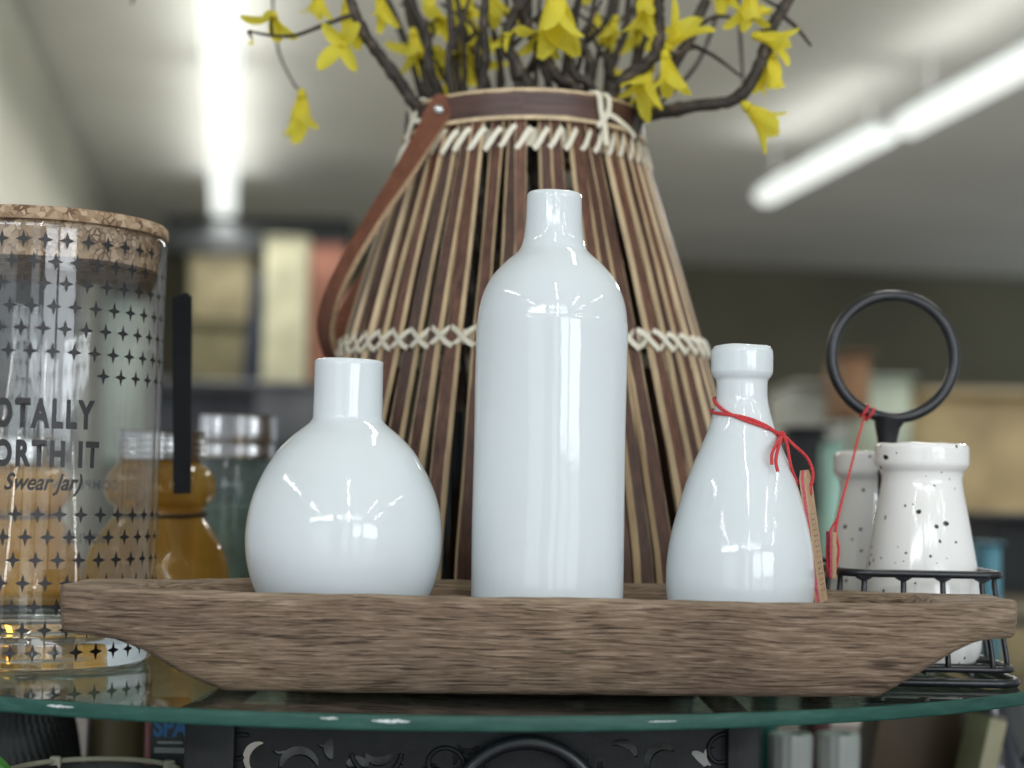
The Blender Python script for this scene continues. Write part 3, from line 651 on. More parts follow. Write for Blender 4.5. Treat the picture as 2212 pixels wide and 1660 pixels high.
def book(name, px, py, Y, sx_, sy_, h, col, lab, cat='book', rot=0, tilt=0):
    p = at(px, py, Y); t = goods(name, lab, cat, (p.x, Y, LOW)); t.rotation_euler = (0, R(tilt), R(rot))
    b = link('cover', rbox(sx_, sy_, h, .001, centre=(0, 0, h / 2)), plain(name + '_cover', col, .55, 0, .15, 40)); b.parent = t
    b = link('pages', rbox(sx_ * .8, sy_ * .98, .003, .0005, centre=(0, 0, h + .001)), plain(name + '_pages', (.16, .14, .11), .8)); b.parent = t
book('red_book', 1759, 1640, .40, .012, .05, .112, (.09, .012, .016), 'dark red book standing behind the two ribbed holders')
book('teal_book', 1650, 1640, .40, .010, .05, .116, (.015, .16, .13), 'teal book standing just right of the iron stand')
book('brown_box', 1950, 1640, .42, .070, .05, .100, (.10, .058, .028), 'brown box under the right part of the glass', 'box', 0, 10)
book('cream_carton', 2062, 1620, .34, .012, .03, .092, (.34, .31, .19), 'cream carton under the glass right of the brown box', 'carton', 12, 14)
book('grey_board', 2225, 1600, .4, .028, .05, .114, (.10, .10, .098), 'grey board in the lower right corner', 'board', 0, -8)
p = at(2136, 1640, .36); t = goods('black_jug', 'dark glossy jug under the glass near the lower right corner', 'jug', (p.x, .36, LOW))
b = link('body', lathe(prof([(0, 0), (.014, 0), (.020, .02), (.021, .05), (.014, .08), (.0105, .10), (.012, .113), (.010, .113), (.009, .10), (0, .09)], 5), 48), plain('dark_glaze', (.016, .018, .024), .12)); b.parent = t
b = link('handle', tube(catmull([(.013, 0, .105), (.026, 0, .10), (.030, 0, .075), (.019, 0, .055)], 5), .0024, 8), plain('dark_glaze_handle', (.016, .018, .024), .15)); b.parent = t

# ------------------------------------------------------------------ round glass top
GX, GY, GR, GT = -0.049, 0.372, 0.4115, 0.0063
top = empty('glass_table_top', (GX, GY, 0)); tag(top, 'round clear glass top with a chipped green edge carrying everything', 'glass top')
bm = bmesh.new()
SEG = 256
def ringv(r, z): return [bm.verts.new((GX + r * math.sin(2 * math.pi * k / SEG), GY - r * math.cos(2 * math.pi * k / SEG), z)) for k in range(SEG)]
ta, tb = ringv(GR - .0008, 0), ringv(GR - .0008, -GT)
bm.faces.new(ta); bm.faces.new(list(reversed(tb)))
me = bpy.data.meshes.new('pane'); bm.normal_update(); bm.to_mesh(me); bm.free()
link('pane', me, M['table_glass'], top)
V, Fc = [], []
E = [(GR - .0008, 0.0), (GR - .0002, -.0003), (GR, -.0010), (GR, -GT + .0010), (GR - .0002, -GT + .0003), (GR - .0008, -GT)]
for k in range(SEG):
    a = 2 * math.pi * k / SEG
    for (r, z) in E: V.append((GX + r * math.sin(a), GY - r * math.cos(a), z))
for k in range(SEG):
    for j in range(5): Fc.append((k * 6 + j, ((k + 1) % SEG) * 6 + j, ((k + 1) % SEG) * 6 + j + 1, k * 6 + j + 1))
link('ground_edge', pydata(V, Fc, 50), M['glass_edge'], top)
def edge_pt(px, zz): # point on the cut edge below picture column px
    for i in range(2000):
        a = -.9 + 1.8 * i / 2000
        q = Vector((GX + GR * math.sin(a), GY - GR * math.cos(a), zz)); d = q - CAM
        if CX + F * d.dot(_rt) / d.dot(_fw) >= px: return a
    return 0
for (pa, pb, zz, hh) in ((690, 730, -.0018, .0006), (800, 886, -.0024, .0009), (100, 160, -.002, .0007), (1400, 1460, -.0026, .0003)):
    a0, a1 = edge_pt(pa, zz), edge_pt(pb, zz); V, Fc = [], []
    n = 14
    for i in range(n + 1):
        a = a0 + (a1 - a0) * i / n; e = math.sin(math.pi * i / n) ** .5 if 0 < i < n else 0.08
        hi = zz + hh * e * random.uniform(.3, 1); lo = zz - hh * e * random.uniform(.3, 1)
        rr = GR + .00025
        V += [(GX + rr * math.sin(a), GY - rr * math.cos(a), hi), (GX + rr * math.sin(a), GY - rr * math.cos(a), lo)]
        V += [(GX + (GR - .0004) * math.sin(a), GY - (GR - .0004) * math.cos(a), lo), (GX + (GR - .0004) * math.sin(a), GY - (GR - .0004) * math.cos(a), hi)]
    for i in range(n):
        for k in range(4): Fc.append((i * 4 + k, i * 4 + (k + 1) % 4, i * 4 + 4 + (k + 1) % 4, i * 4 + 4 + k))
    Fc += [(0, 1, 2, 3), (n * 4 + 3, n * 4 + 2, n * 4 + 1, n * 4)]
    link('chip', pydata(V, Fc, 20), M['chip'], top)

# ------------------------------------------------------------------ wooden dough-bowl tray
def lerp_tab(tab, x):
    if x <= tab[0][0]: return tab[0][1]
    for (a, b) in zip(tab[:-1], tab[1:]):
        if x <= b[0]: return a[1] + (b[1] - a[1]) * (x - a[0]) / (b[0] - a[0])
    return tab[-1][1]
bot = [(at(px, py, .022).x, at(px, py, .022).z) for px, py in ((144, 1374), (200, 1380), (250, 1384), (319, 1408), (400, 1457), (487, 1509))]
bot += [(at(px, py, .022).x, at(px, py, .022).z) for px, py in ((1890, 1506), (1940, 1478), (1996, 1446), (2056, 1411), (2100, 1392), (2126, 1387), (2181, 1385))]
bot = [(x, max(0.0006, z)) for x, z in bot]
TXL, TXR = at(144, 1310, .035).x, at(2181, 1310, .035).x
TC, TH = (TXL + TXR) / 2, (TXR - TXL) / 2
RIM = 0.0443
def sm(a, b, x):
    t = min(1, max(0, (x - a) / (b - a))); return t * t * (3 - 2 * t)
random.seed(3)
NS = 150
V, Fc = [], []
import mathutils.noise as mn
for i in range(NS + 1):
    t = -1 + 2 * i / NS
    t = math.copysign(1 - (1 - abs(t)) ** 1.25, t)
    x = TC + TH * t
    at_ = abs(t)
    end = 1 - sm(.988, 1.0, at_) * .5
    fr = 0.020 * at_ ** 4 + .0035 * (1 - end) * 2
    bk = .136 - .074 * at_ ** 3 - .0035 * (1 - end) * 2
    rim = RIM + .0008 * mn.noise((x * 14, 0, 3)) + .0004 * mn.noise((x * 60, 1, 3)) + .0016 * sm(.8, 1, at_) * (1.1 if t > 0 else .9) - .0008 * (1 - end) * 2
    zb = lerp_tab(bot, x) + .0006 * (1 - end) * 2
    hollow = sm(.86, .70, at_)
    fl_z = rim - (rim - .0085) * hollow - .0003
    wall = .0075 + .005 * (1 - hollow)
    slope = .010 * (1 - (zb / rim)); lowb = .012
    mid = (fr + bk) / 2
    n1 = lambda k: .0012 * mn.noise((x * 22, k * 3, 7)) + .0006 * mn.noise((x * 80, k * 3, 5))
    hgt = rim - zb
    sec = [(mid, zb), (fr + slope + lowb, zb), (fr + slope + .002, zb + .0010), (fr + slope * .92, zb + .0035),
           (fr + slope * .55 + n1(1), zb + hgt * .35), (fr + slope * .22 + n1(2), zb + hgt * .62), (fr + .0002 + n1(3) * .5, zb + hgt * .9), (fr + .0006, rim - .0012), (fr + .0020, rim - .0001),
           (fr + wall * .7, rim), (fr + wall, rim - .0008), (fr + wall + .008 * hollow + .002, rim - (rim - fl_z) * .55), (fr + wall + .022 * hollow + .004, fl_z),
           (mid, fl_z),
           (bk - wall - .022 * hollow - .004, fl_z), (bk - wall - .008 * hollow - .002, rim - (rim - fl_z) * .55), (bk - wall, rim - .0008), (bk - wall * .7, rim),
           (bk - .002, rim - .0001), (bk - .0006, rim - .0012), (bk - slope * .25, zb + hgt * .6), (bk - slope, zb + .0035), (bk - slope - lowb, zb)]
    V += [(x, y, z) for y, z in sec]
K = len(sec)
for i in range(NS):
    for k in range(K):
        Fc.append((i * K + k, i * K + (k + 1) % K, (i + 1) * K + (k + 1) % K, (i + 1) * K + k))
Fc += [tuple(range(K)), tuple(reversed(range(NS * K, NS * K + K)))]
tray = link('dough_bowl_tray', pydata(V, Fc, 55), M['tray_wood'])
tag(tray, 'long weathered wooden dough bowl holding the three white bottles', 'tray')

# ------------------------------------------------------------------ the three white bottles
def bottle_profile(pts, ax, Y, foot):
    out = []
    for (y, hw) in pts: out.append((hw * mpp(Y), at(ax, y, Y).z))
    return out
def make_bottle(name, label, pts, ax, ay, Y, lip, inner_px, floor=.0098, seed=1, wobble=.00045):
    X = at(ax, ay, Y).x
    pr = [(hw * mpp(Y), at(ax, y, Y).z) for y, hw in pts]          # top to bottom
    pr.sort(key=lambda q: q[1])
    zb = floor
    body = [(0, zb + .0015), (pr[0][0] * .70, zb + .0012), (pr[0][0] * .86, zb)] + prof([(pr[0][0] * .93, zb + .0004)] + pr, 5)
    ztop = body[-1][1]; ri = inner_px * mpp(Y); ro = body[-1][0]
    zt = lip
    body += prof([(ro, ztop), (ro - .0006, ztop + .0008), (ro - .0018, ztop + .0011), (ri + .0006, ztop + .0006), (ri, ztop - .001)], 4)[1:]
    body += [(ri, ztop - .02), (ri * .95, ztop - .034), (0, ztop - .036)]
    def wob(r, z, a):
        n = mn.noise((math.cos(a) * 1.3 + seed, math.sin(a) * 1.3, z * 22)) * wobble
        e = mn.noise((math.cos(a) * .9 + seed * 3, math.sin(a) * .9, 4)) * wobble * 0.9 * sm(ztop - .004, ztop, z)
        return max(r + n * min(1, r / .01), .0001), z + e
    o = link(name, lathe(body, 128, wob, angle=60), M['ceramic'])
    o.location = (X, Y, 0); tag(o, label, 'bottle', 'glossy white bottles in the wooden tray')
    return o
YB = 0.066
make_bottle('ceramic_bottle', 'squat round white bottle with a short straight neck, leftmost in the tray',
            [(783, 74.7), (830, 74.5), (880, 74.5), (903, 75), (911, 78.5), (917, 84), (930, 100), (944, 117), (970, 142), (998, 161), (1034, 181), (1070, 196), (1106, 205.5), (1143, 210.5), (1179, 211), (1215, 207), (1251, 198), (1280, 187), (1330, 164), (1375, 138), (1410, 112)],
            744, 1180, YB, 0, 60, seed=1)
make_bottle('ceramic_bottle', 'tall cylindrical white bottle in the middle of the tray',
            [(423, 59.6), (472, 61), (510, 64), (528, 68), (540, 73), (550, 82), (567, 102), (590, 124), (611, 139), (639, 151.6), (667, 159), (694, 162.4), (722, 164), (888, 164), (1080, 164), (1276, 164), (1380, 163), (1408, 161)],
            1182, 1276, YB, 0, 46, seed=5)
make_bottle('ceramic_bottle', 'tapered white bottle with a thick collar lip and red string',
            [(753, 63), (758, 65.8), (768, 66.8), (800, 66.8), (808, 65.5), (815, 61.5), (822, 56.3), (832, 55), (859, 55.7), (884, 60), (908, 66.5), (937, 75.5), (972, 90), (1007, 105), (1042, 118), (1077, 129), (1112, 138.5), (1148, 147), (1183, 153.5), (1218, 157), (1253, 158.5), (1285, 157), (1340, 150), (1390, 138), (1410, 130)],
            1598.6, 1253, YB, 0, 50, seed=9)
AX3 = at(1598.6, 1253, YB).x
B3 = [(hw * mpp(YB), at(1598.6, y, YB).z) for y, hw in ((753, 63), (822, 56.3), (859, 55.7), (884, 60), (908, 66.5), (937, 75.5), (972, 90), (1007, 105), (1042, 118), (1077, 129), (1148, 147), (1218, 157), (1285, 157), (1390, 138))]
B3.sort(key=lambda q: q[1])
def b3r(z): return lerp_tab([(zz, r) for r, zz in B3], z)

# red string round the neck, its knot, tails and the kraft tag
CR = .00078
string = empty('red_string', (AX3, YB, at(1598, 900, YB).z)); tag(string, 'red waxed string looped twice round the neck of the tapered bottle', 'string')
def on_b3(ang, z, out=CR):      # ang: 0 = towards the viewer, + = to the right
    r = b3r(z) + out; return Vector((AX3 + r * math.sin(ang), YB - r * math.cos(ang), z))
zl = [at(1543, 862, YB).z, at(1543, 884, YB).z]; zk = at(1680, 938, YB - .012).z
KA = R(72)
for li, z_l in enumerate(zl):
    pts = []
    for i in range(49):
        f = i / 48; ang = KA + 2 * math.pi * f
        # height: knot (low, right) -> back -> left (high) -> front -> knot
        d = (1 - math.cos(ang - KA)) / 2
        z = zk + (z_l - zk) * (d ** (1.0 if li == 0 else .62)) + .0012 * math.sin(ang * 2 + li)
        pts.append(on_b3(ang, z))
    link('loop', tube(pts, CR, 8), M['red_cord'], string)
kn = on_b3(KA, zk, .0015)
kp = [kn + Vector((.0016 * math.cos(a * 2.1) * (1 + .3 * math.sin(a)), .0011 * math.sin(a * 1.7), .0021 * math.sin(a * 3.1) - .001)) for a in [i * .28 for i in range(34)]]
link('knot', tube(kp, CR * .95, 7), M['red_cord'], string)
YT = YB - .012
def P(px, py, Y=YT): return at(px, py, Y)
link('tail', tube(catmull([kn + Vector((0, -.001, -.001)), P(1678, 958, YT - .006), P(1668, 980, YT - .012), P(1667, 1004, YT - .013)], 6), CR, 8), M['red_cord'], string)
link('tail', tube(catmull([kn + Vector((.0006, -.001, -.001)), P(1682, 965, YT - .007), P(1676, 995, YT - .0125), P(1680, 1019, YT - .014)], 6), CR, 8), M['red_cord'], string)
TAGY = YB - .001
hole = at(1737, 1052, TAGY)
link('tag_loop', tube(catmull([kn + Vector((.001, 0, 0)), P(1700, 960, YT + .001), P(1708, 1005, YT + .001), P(1722, 1042, TAGY - .004), hole + Vector((-.001, -.001, 0)), P(1751, 1049, TAGY + .002), P(1756, 1022, TAGY + .002), P(1744, 990, TAGY), P(1715, 962, YT + .004), kn + Vector((.0015, .0005, 0))], 7), CR, 8), M['red_cord'], string)
# tag: a stiff kraft label hanging nearly edge-on, pink felt behind it
tg = empty('price_tag', at(1775, 1285, TAGY)); tag(tg, 'kraft paper price tag with pink backing hanging beside the tapered bottle', 'tag')
A, B = at(1739, 1016, TAGY), at(1776, 1300, TAGY)
axis = (B - A).normalized()
TW = .028
wv = Vector((.40, .92, .0)); wv = (wv - axis * wv.dot(axis)).normalized()
nv = wv.cross(axis).normalized()
if nv.y > 0: nv = -nv
def slab(name, off, thk, mat, hole_=True):
    c0 = A + nv * off; L = (B - A).length
    half = TW / 2
    outl = [(-half + .004, 0), (half - .004, 0), (half, .004), (half, L), (-half, L), (-half, .004)]
    V = [c0 + wv * a + axis * l for a, l in outl] + [c0 + wv * a + axis * l + nv * thk for a, l in outl]
    n = 6; Fc = [tuple(range(n)), tuple(reversed(range(n, 2 * n)))] + [(k, (k + 1) % n, n + (k + 1) % n, n + k) for k in range(n)]
    return link(name, pydata(V, Fc, 20), mat, tg)
TW = .0135
slab('kraft_face', 0.0004, .0007, M['kraft']); slab('pink_backing', -.0009, .0012, M['pink_felt']); slab('kraft_back', -.0017, .0007, M['kraft'])
hc = A + axis * .009 + nv * .0012 + wv * .001
eye = [hc + wv * (.0017 * math.cos(2 * math.pi * i / 20)) + axis * (.0026 * math.sin(2 * math.pi * i / 20)) for i in range(20)]
link('eyelet', tube(eye, .0004, 6, True), M['red_cord'], tg)
for i in range(15):
    l = .020 + i * .0025; ln = random.uniform(.0008, .0018)
    for (a0, ww) in ((-.0036, random.uniform(.0016, .003)), (.0012, random.uniform(.001, .0026))):
        c = A + axis * l + nv * .00118 + wv * a0
        V = [c, c + wv * ww, c + wv * ww + axis * ln * .5, c + axis * ln * .5]
        link('print_mark', pydata(V, [(0, 1, 2, 3)]), M['brown_ink'], tg)

# ------------------------------------------------------------------ cork-lidded glass jar
JX, JY, JR = -0.2373, 0.1315, 0.0602
jar = empty('glass_jar', (JX, JY, 0)); tag(jar, 'tall clear glass jar with cork lid and black star print, cut by the left edge', 'jar')
JT = 0.2125
wall_o = prof([(JR * .93, .0006), (JR * .975, .0016), (JR, .006), (JR, .0135), (JR - .0006, .0155), (JR, .018), (JR, .021), (JR, .05), (JR, JT - .030), (JR, JT - .006), (JR, JT - .003), (JR - .0003, JT - .0006), (JR - .0013, JT)], 4)
wall_i = [(JR - .0024, JT - .0008), (JR - .0026, JT - .004), (JR - .0026, .034), (JR - .006, .0285), (JR - .014, .0265)]
link('glass_wall', lathe(wall_o + wall_i, 128, centre=(JX, JY, 0), angle=60), M['jar_glass'], jar)
basep = [(0, .0012), (JR * .60, .0012), (JR * .64, .0024), (JR * .80, .0024), (JR * .90, .0008), (JR * .95, .003), (JR * .955, .016), (JR * .90, .0225), (JR * .80, .0245), (JR * .74, .022), (JR * .5, .0205), (0, .020)]
link('glass_base', lathe(prof(basep, 4), 96, centre=(JX, JY, 0), angle=70), M['base_glass'], jar)
JC = at(95, 540, JY - JR).z
corkp = [(0, .1955), (JR - .0052, .1955), (JR - .0042, .1960), (JR - .0034, JT - .001), (JR - .0034, JT + .0002), (JR + .0003, JT + .0003), (JR + .0008, JT + .0015), (JR + .0006, JT + .0052), (JR - .0006, JT + .0066), (0, JT + .0068)]
link('cork_lid', lathe(corkp, 96, centre=(JX, JY, 0), angle=50), M['cork'], jar)
a_cam = math.atan2(CAM.x - JX, -(CAM.y - JY))         # angle of the jar's front, 0 = -Y, + = +X
def on_jar(arc, z, r=JR + .00012):
    a = a_cam + arc / JR; return Vector((JX + r * math.sin(a), JY - r * math.cos(a), z))
def jz(py): return at(95, py, JY - JR).z
def star_row(py, shift, skip=None):
    k1 = mpp(JY - JR); step = 46.5 * k1; zc = jz(py)
    for k in range(-21, 21):
        arc = (k + shift) * step
        if abs(arc / JR) > 1.5 or (skip and skip(arc / k1)): continue
        V = [on_jar(arc + 17 * k1 * r * math.sin(f), zc + 20 * k1 * r * math.cos(f)) for f, r in [(i / 8 * math.pi, (1, .50, .34, .50)[i % 4]) for i in range(16)]]
        me = bpy.data.meshes.new('star'); me.from_pydata(V, [], [tuple(range(16))]); link('star', me, M['ink'], jar)
for i, (py, sh) in enumerate(((516, .0), (563, .5), (610, .02), (660, .48), (708, .04), (758, .5))):
    star_row(py, sh)
star_row(806, .0, skip=lambda x: -175 < x < 95)
for i, (py, sh) in enumerate(((1112, .1), (1162, .58), (1212, .08), (1262, .55), (1314, .1), (1364, .6), (1414, .1))):
    star_row(py, sh)
def jar_text(body, cx, py, hpx, xs, off, shear=0.0, back=False, spacing=1.0):
    me = text_mesh(body, 1.0, 1.0, off, shear, spacing)
    ys = [v.co.y for v in me.vertices]; h = max(ys) - min(ys); my = (max(ys) + min(ys)) / 2
    k = hpx * mpp(JY - JR) / h
    z0 = jz(py)
    bm = bmesh.new(); bm.from_mesh(me)
    bmesh.ops.subdivide_edges(bm, edges=[e for e in bm.edges if e.calc_length() > .3], cuts=2)
    for v in bm.verts:
        arc = cx * mpp(JY - JR) + v.co.x * k * xs; zz = z0 + (v.co.y - my) * k
        v.co = on_jar(arc + (math.pi * JR if back else 0), zz)
    bm.to_mesh(me); bm.free()
    link('lettering', me, M['ink'], jar)
jar_text('TOTALLY', -8, 893, 66, .60, .05, spacing=1.25)
jar_text('WORTH IT', -8, 980, 60, .64, .05, spacing=1.28)
jar_text('(A Swear Jar)', -12, 1047, 48, .80, .022, .35)
jar_text('COMPETENT', -115, 1046, 24, .95, .012, 0, True, 1.15)
jar_text('NOVICE', -130, 1180, 24, .95, .012, 0, True, 1.15)
# printed scale on the far side
V, Fc = [], []
for i in range(26):
    z = jz(1300 - i * 11.5); ln = (30 if i % 5 == 0 else 16) * mpp(JY)
    for s in (math.pi * JR - 260 * mpp(JY), math.pi * JR + 55 * mpp(JY)):
        b0 = len(V)
        for (da, dz) in ((0, 0), (ln, 0), (ln, .0004), (0, .0004)): V.append(on_jar(s + da, z + dz))
        Fc.append((b0, b0 + 1, b0 + 2, b0 + 3))
me = bpy.data.meshes.new('scale_print'); me.from_pydata(V, [], Fc); link('scale_print', me, M['ink'], jar)

# ------------------------------------------------------------------ amber jars, green jar, black strip behind the big jar
M['twine'] = plain('black_twine', (.012, .011, .010), .8, 0, .2, 500)
def amber(px, Y, half, pytop, label):
    p = at(px, 1300, Y); t = empty('amber_jar', (p.x, Y, 0)); r = half * mpp(Y); H = at(px, pytop, Y).z
    wz = H * .60
    def fl(rr, z, a): return rr * (1 + .018 * math.sin(7 * a + z * 60) * (1 if z < H * .8 else 0)), z
    b = link('body', lathe(prof([(0, .001), (r * .74, .001), (r * .92, .006), (r, H * .22), (r * .93, H * .42), (r * .62, wz), (r * .72, H * .66), (r * .78, H * .72), (r * .72, H * .80), (r * .56, H * .85), (r * .54, H * .87)], 5), 64, fl, angle=80), M['amber']); b.parent = t
    lid = link('lid', lathe(prof([(r * .58, H * .865), (r * .60, H * .87), (r * .60, H * .985), (r * .57, H), (0, H + .0002)], 3), 48, angle=40), M['steel']); lid.parent = t
    for k in range(3):
        g = link('thread_ring', tube([(r * .605 * math.cos(2 * math.pi * i / 40), r * .605 * math.sin(2 * math.pi * i / 40), H * (.89 + .03 * k)) for i in range(40)], .0005, 6, True), M['steel'], None); g.parent = lid
    tw = [(r * .655 * math.cos(2 * math.pi * i / 40), r * .655 * math.sin(2 * math.pi * i / 40), wz + .0012 * math.sin(2 * math.pi * i / 40)) for i in range(40)]
    g = link('twine', tube(tw, .0011, 7, True), M['twine']); g.parent = t
    tag(t, label, 'jar', 'amber waisted jars behind the glass jar')
amber(338, .270, 152, 932, 'amber waisted jar with black twine, partly right of the big glass jar')
amber(42, .292, 128, 945, 'amber waisted jar seen through the left of the big glass jar')
p = at(503, 1300, .43); t = empty('mason_jar', (p.x, .43, 0)); r = 86 * mpp(.43); H = at(503, 898, .43).z
b = link('body', lathe(prof([(0, .001), (r * .85, .001), (r * .98, .006), (r, H * .3), (r * .99, H * .62), (r * .86, H * .74), (r * .80, H * .80)], 5), 64), M['green_glass']); b.parent = t
def ridged(rr, z, a): return rr + .0004 * math.sin(60 * a), z
lid = link('lid', lathe(prof([(r * .86, H * .78), (r * .92, H * .79), (r * .90, H * .86), (r * .95, H * .88), (r * .93, H * .985), (r * .86, H), (0, H)], 3), 180, ridged), M['steel']); lid.parent = t
b = link('filling', lathe([(0, .004), (r * .9, .004), (r * .93, H * .55), (0, H * .56)], 40), plain('grey_green_filling', (.16, .20, .185), .7, 0, .35, 60, .002, 120)); b.parent = t
tag(t, 'blurred green glass jar with silver screw lid behind the round bottle', 'jar')
YS = .200
a, b_ = at(374, 1068, YS), at(411, 640, YS)
V = prism([(at(374, 1068, YS).x, at(374, 1068, YS).z), (at(411, 1068, YS).x, at(411, 1066, YS).z), (at(414, 638, YS).x, at(414, 640, YS).z), (at(404, 630, YS).x, at(404, 632, YS).z), (at(372, 642, YS).x, at(372, 644, YS).z)], YS, YS + .0022)
o = link('black_strip', V, plain('black_card_strip', (.007, .008, .010), .7, 0, .15, 60, spec=.2)); tag(o, 'upright narrow black strip between the cork-lidded jar and the tan panel', 'strip')

# ------------------------------------------------------------------ bamboo basket with branches
BX, BY = at(1137, 760, .295).x, .295
bask = empty('bamboo_basket', (BX, BY, .0018)); bask.rotation_euler = (0, R(-.75), 0); tag(bask, 'tall flared bamboo slat basket with pale rattan lacing and strap handle', 'basket')
BP = [(0.0, .1425), (.036, .1390), (.106, .1235), (.173, .1055), (.245, .0845), (.285, .0712), (.3085, .0660)]   # z, r
def br(z):
    pts = BP
    return lerp_tab(pts, z)
sm_r = catmull([(z, r, 0) for z, r in BP], 8)
def bsr(z): return lerp_tab([(p.x, p.y) for p in sm_r], z)
NSL = 52
def slat_mesh(w0, w1, jag, cr=.8, cl=.8):
    zs = [.004, .055, .11, .165, .215, .26, .303]
    V, Fc, UV, mats = [], [], [], []
    for z in zs:
        r = bsr(z); dr = (bsr(min(z + .01, .304)) - bsr(max(z - .01, 0))) / .02
        nrm = Vector((0, -1, dr)).normalized(); nrm = Vector((0, nrm.y, -nrm.z)) if False else Vector((0, -1, -dr * -1)).normalized()
        f = z / .303; wv_ = w0 + (w1 - w0) * f + jag * math.sin(z * 47 + w0 * 9000)
        c = Vector((0, -r, z)); n_ = Vector((0, -1, -dr)).normalized()
        n_ = Vector((0, -1, dr)).normalized() if False else n_
        tk = .0034 - .0007 * f
        for (a, b) in ((-1, 0), (1, 0), (cr, 1), (-cl, 1)):
            V.append(c + Vector((a * wv_ / 2, 0, 0)) + n_ * (b * tk))
    # faces: k=0 inner, 1 right edge, 2 outer, 3 left edge
    for i in range(len(zs) - 1):
        for k in range(4):
            Fc.append((i * 4 + k, i * 4 + (k + 1) % 4, i * 4 + 4 + (k + 1) % 4, i * 4 + 4 + k)); mats.append(0 if k in (0, 2) else 1)
    Fc.append((0, 1, 2, 3)); mats.append(1); n = len(zs) * 4; Fc.append((n - 1, n - 2, n - 3, n - 4)); mats.append(1)
    me = bpy.data.meshes.new('slat'); me.from_pydata([tuple(v) for v in V], [], Fc)
    me.materials.append(M['slat']); me.materials.append(M['bamboo_edge'])
    uvl = me.uv_layers.new(name='UVMap')
    for p in me.polygons:
        p.material_index = mats[p.index]
        for li in p.loop_indices:
            vi = me.loops[li].vertex_index
            uvl.data[li].uv = ((-1, 1, 1, -1)[vi % 4], (vi // 4) / 6)
    bm = bmesh.new(); bm.from_mesh(me); bmesh.ops.recalc_face_normals(bm, faces=bm.faces); bm.to_mesh(me); bm.free()
    return me
random.seed(21)
slats = [slat_mesh(.0120, .0078, .0004, .84, .72), slat_mesh(.0108, .0074, .0007, .66, .86), slat_mesh(.0126, .0082, .0003, .80, .80), slat_mesh(.0112, .0070, .0009, .88, .60), slat_mesh(.0116, .0078, .0006, .74, .78)]
def put(me, name, ang, parent=bask, z=0, dr=0.0):
    o = bpy.data.objects.new(name, me); COL.objects.link(o); o.parent = parent
    o.rotation_euler = (0, 0, ang); o.location = (dr * math.sin(ang), -dr * math.cos(ang), z)
    return o
for i in range(NSL):
    ang = 2 * math.pi * (i + random.uniform(-.17, .17)) / NSL
    s = put(random.choice(slats), 'slat', ang, dr=random.uniform(-.0006, .0006))
    s.rotation_euler = (random.uniform(-.002, .002), random.uniform(-.011, .011), ang)
pitch = 2 * math.pi / NSL
def ring_path(fn, n=9): return [fn(i / (n - 1)) for i in range(n)]
def surf(a, z, out): r = bsr(z) + out; return Vector((r * math.sin(a), -r * math.cos(a), z))
def stitch(a0, z0, a1, z1, wid, thk, o0, om, o1, n=7):
    pts, W, Nn = [], [], []
    for i in range(n):
        t = i / (n - 1); a = a0 + (a1 - a0) * t; z = z0 + (z1 - z0) * (t - .05 * math.sin(2 * math.pi * t))
        o = o0 + (om - o0) * math.sin(math.pi * t) ** .45 if t <= .5 else o1 + (om - o1) * math.sin(math.pi * t) ** .45
        pts.append(surf(a, z, o)); Nn.append(Vector((math.sin(a), -math.cos(a), -.3)).normalized())
    for i in range(n):
        t = (pts[min(i + 1, n - 1)] - pts[max(i - 1, 0)]).normalized(); W.append(Nn[i].cross(t).normalized())
    me = strip(pts, W, Nn, wid, thk); me.materials.append(M['rattan']); return me
ST = [stitch(-.50 * pitch, .2795, .46 * pitch, .2925, .0030, .0011, .0034, .0046, .0036), stitch(-.47 * pitch, .2800, .48 * pitch, .2932, .0027, .0011, .0034, .0048, .0036)]
SA = stitch(-.52 * pitch, .1762, .52 * pitch, .1655, .0028, .0009, .0030, .0046, .0030)
SB = stitch(-.52 * pitch, .1655, .52 * pitch, .1762, .0025, .0009, .0014, .0036, .0014)
for i in range(NSL):
    put(random.choice(ST), 'stitch', pitch * i + random.uniform(-.006, .006), z=random.uniform(-.0006, .0006))
    put(SA, 'stitch', pitch * (i + .5) + random.uniform(-.008, .008), z=random.uniform(-.0005, .0005), dr=.0004)
    put(SB, 'stitch', pitch * (i + .5) + random.uniform(-.008, .008), z=random.uniform(-.0005, .0005))
def band(r0, r1, z0, z1, mat_face, taper=0.0, segs=128):
    V, Fc, mi = [], [], []
    for k in range(segs):
        a = 2 * math.pi * k / segs; wob = .0004 * math.sin(3 * a + 1)
        for (r, z) in ((r0 + taper, z0), (r1 + taper, z0), (r1, z1), (r0, z1)): V.append(((r) * math.sin(a), -(r) * math.cos(a), z + wob))
    for k in range(segs):
        for j in range(4):
            Fc.append((k * 4 + j, ((k + 1) % segs) * 4 + j, ((k + 1) % segs) * 4 + (j + 1) % 4, k * 4 + (j + 1) % 4)); mi.append(0 if j in (1, 3) else 1)
    me = bpy.data.meshes.new('band'); me.from_pydata(V, [], Fc); me.materials.append(mat_face); me.materials.append(M['bamboo_edge'])
    uvl = me.uv_layers.new(name='UVMap')
    for p in me.polygons:
        p.material_index = mi[p.index]; p.use_smooth = True
        for li in p.loop_indices:
            vi = me.loops[li].vertex_index
            uvl.data[li].uv = ((-1, -1, 1, 1)[vi % 4], (vi // 4) / segs)
    bm = bmesh.new(); bm.from_mesh(me); bmesh.ops.recalc_face_normals(bm, faces=bm.faces); bm.to_mesh(me); bm.free()
    me.set_sharp_from_angle(angle=R(35))
    return me
def put0(me, name): o = bpy.data.objects.new(name, me); COL.objects.link(o); o.parent = bask; return o
put0(band(.0700, .0728, .2982, .3128, M['hoop'], .0004), 'rim_hoop')
put0(band(.0612, .0640, .2985, .3136, M['hoop']), 'rim_hoop')
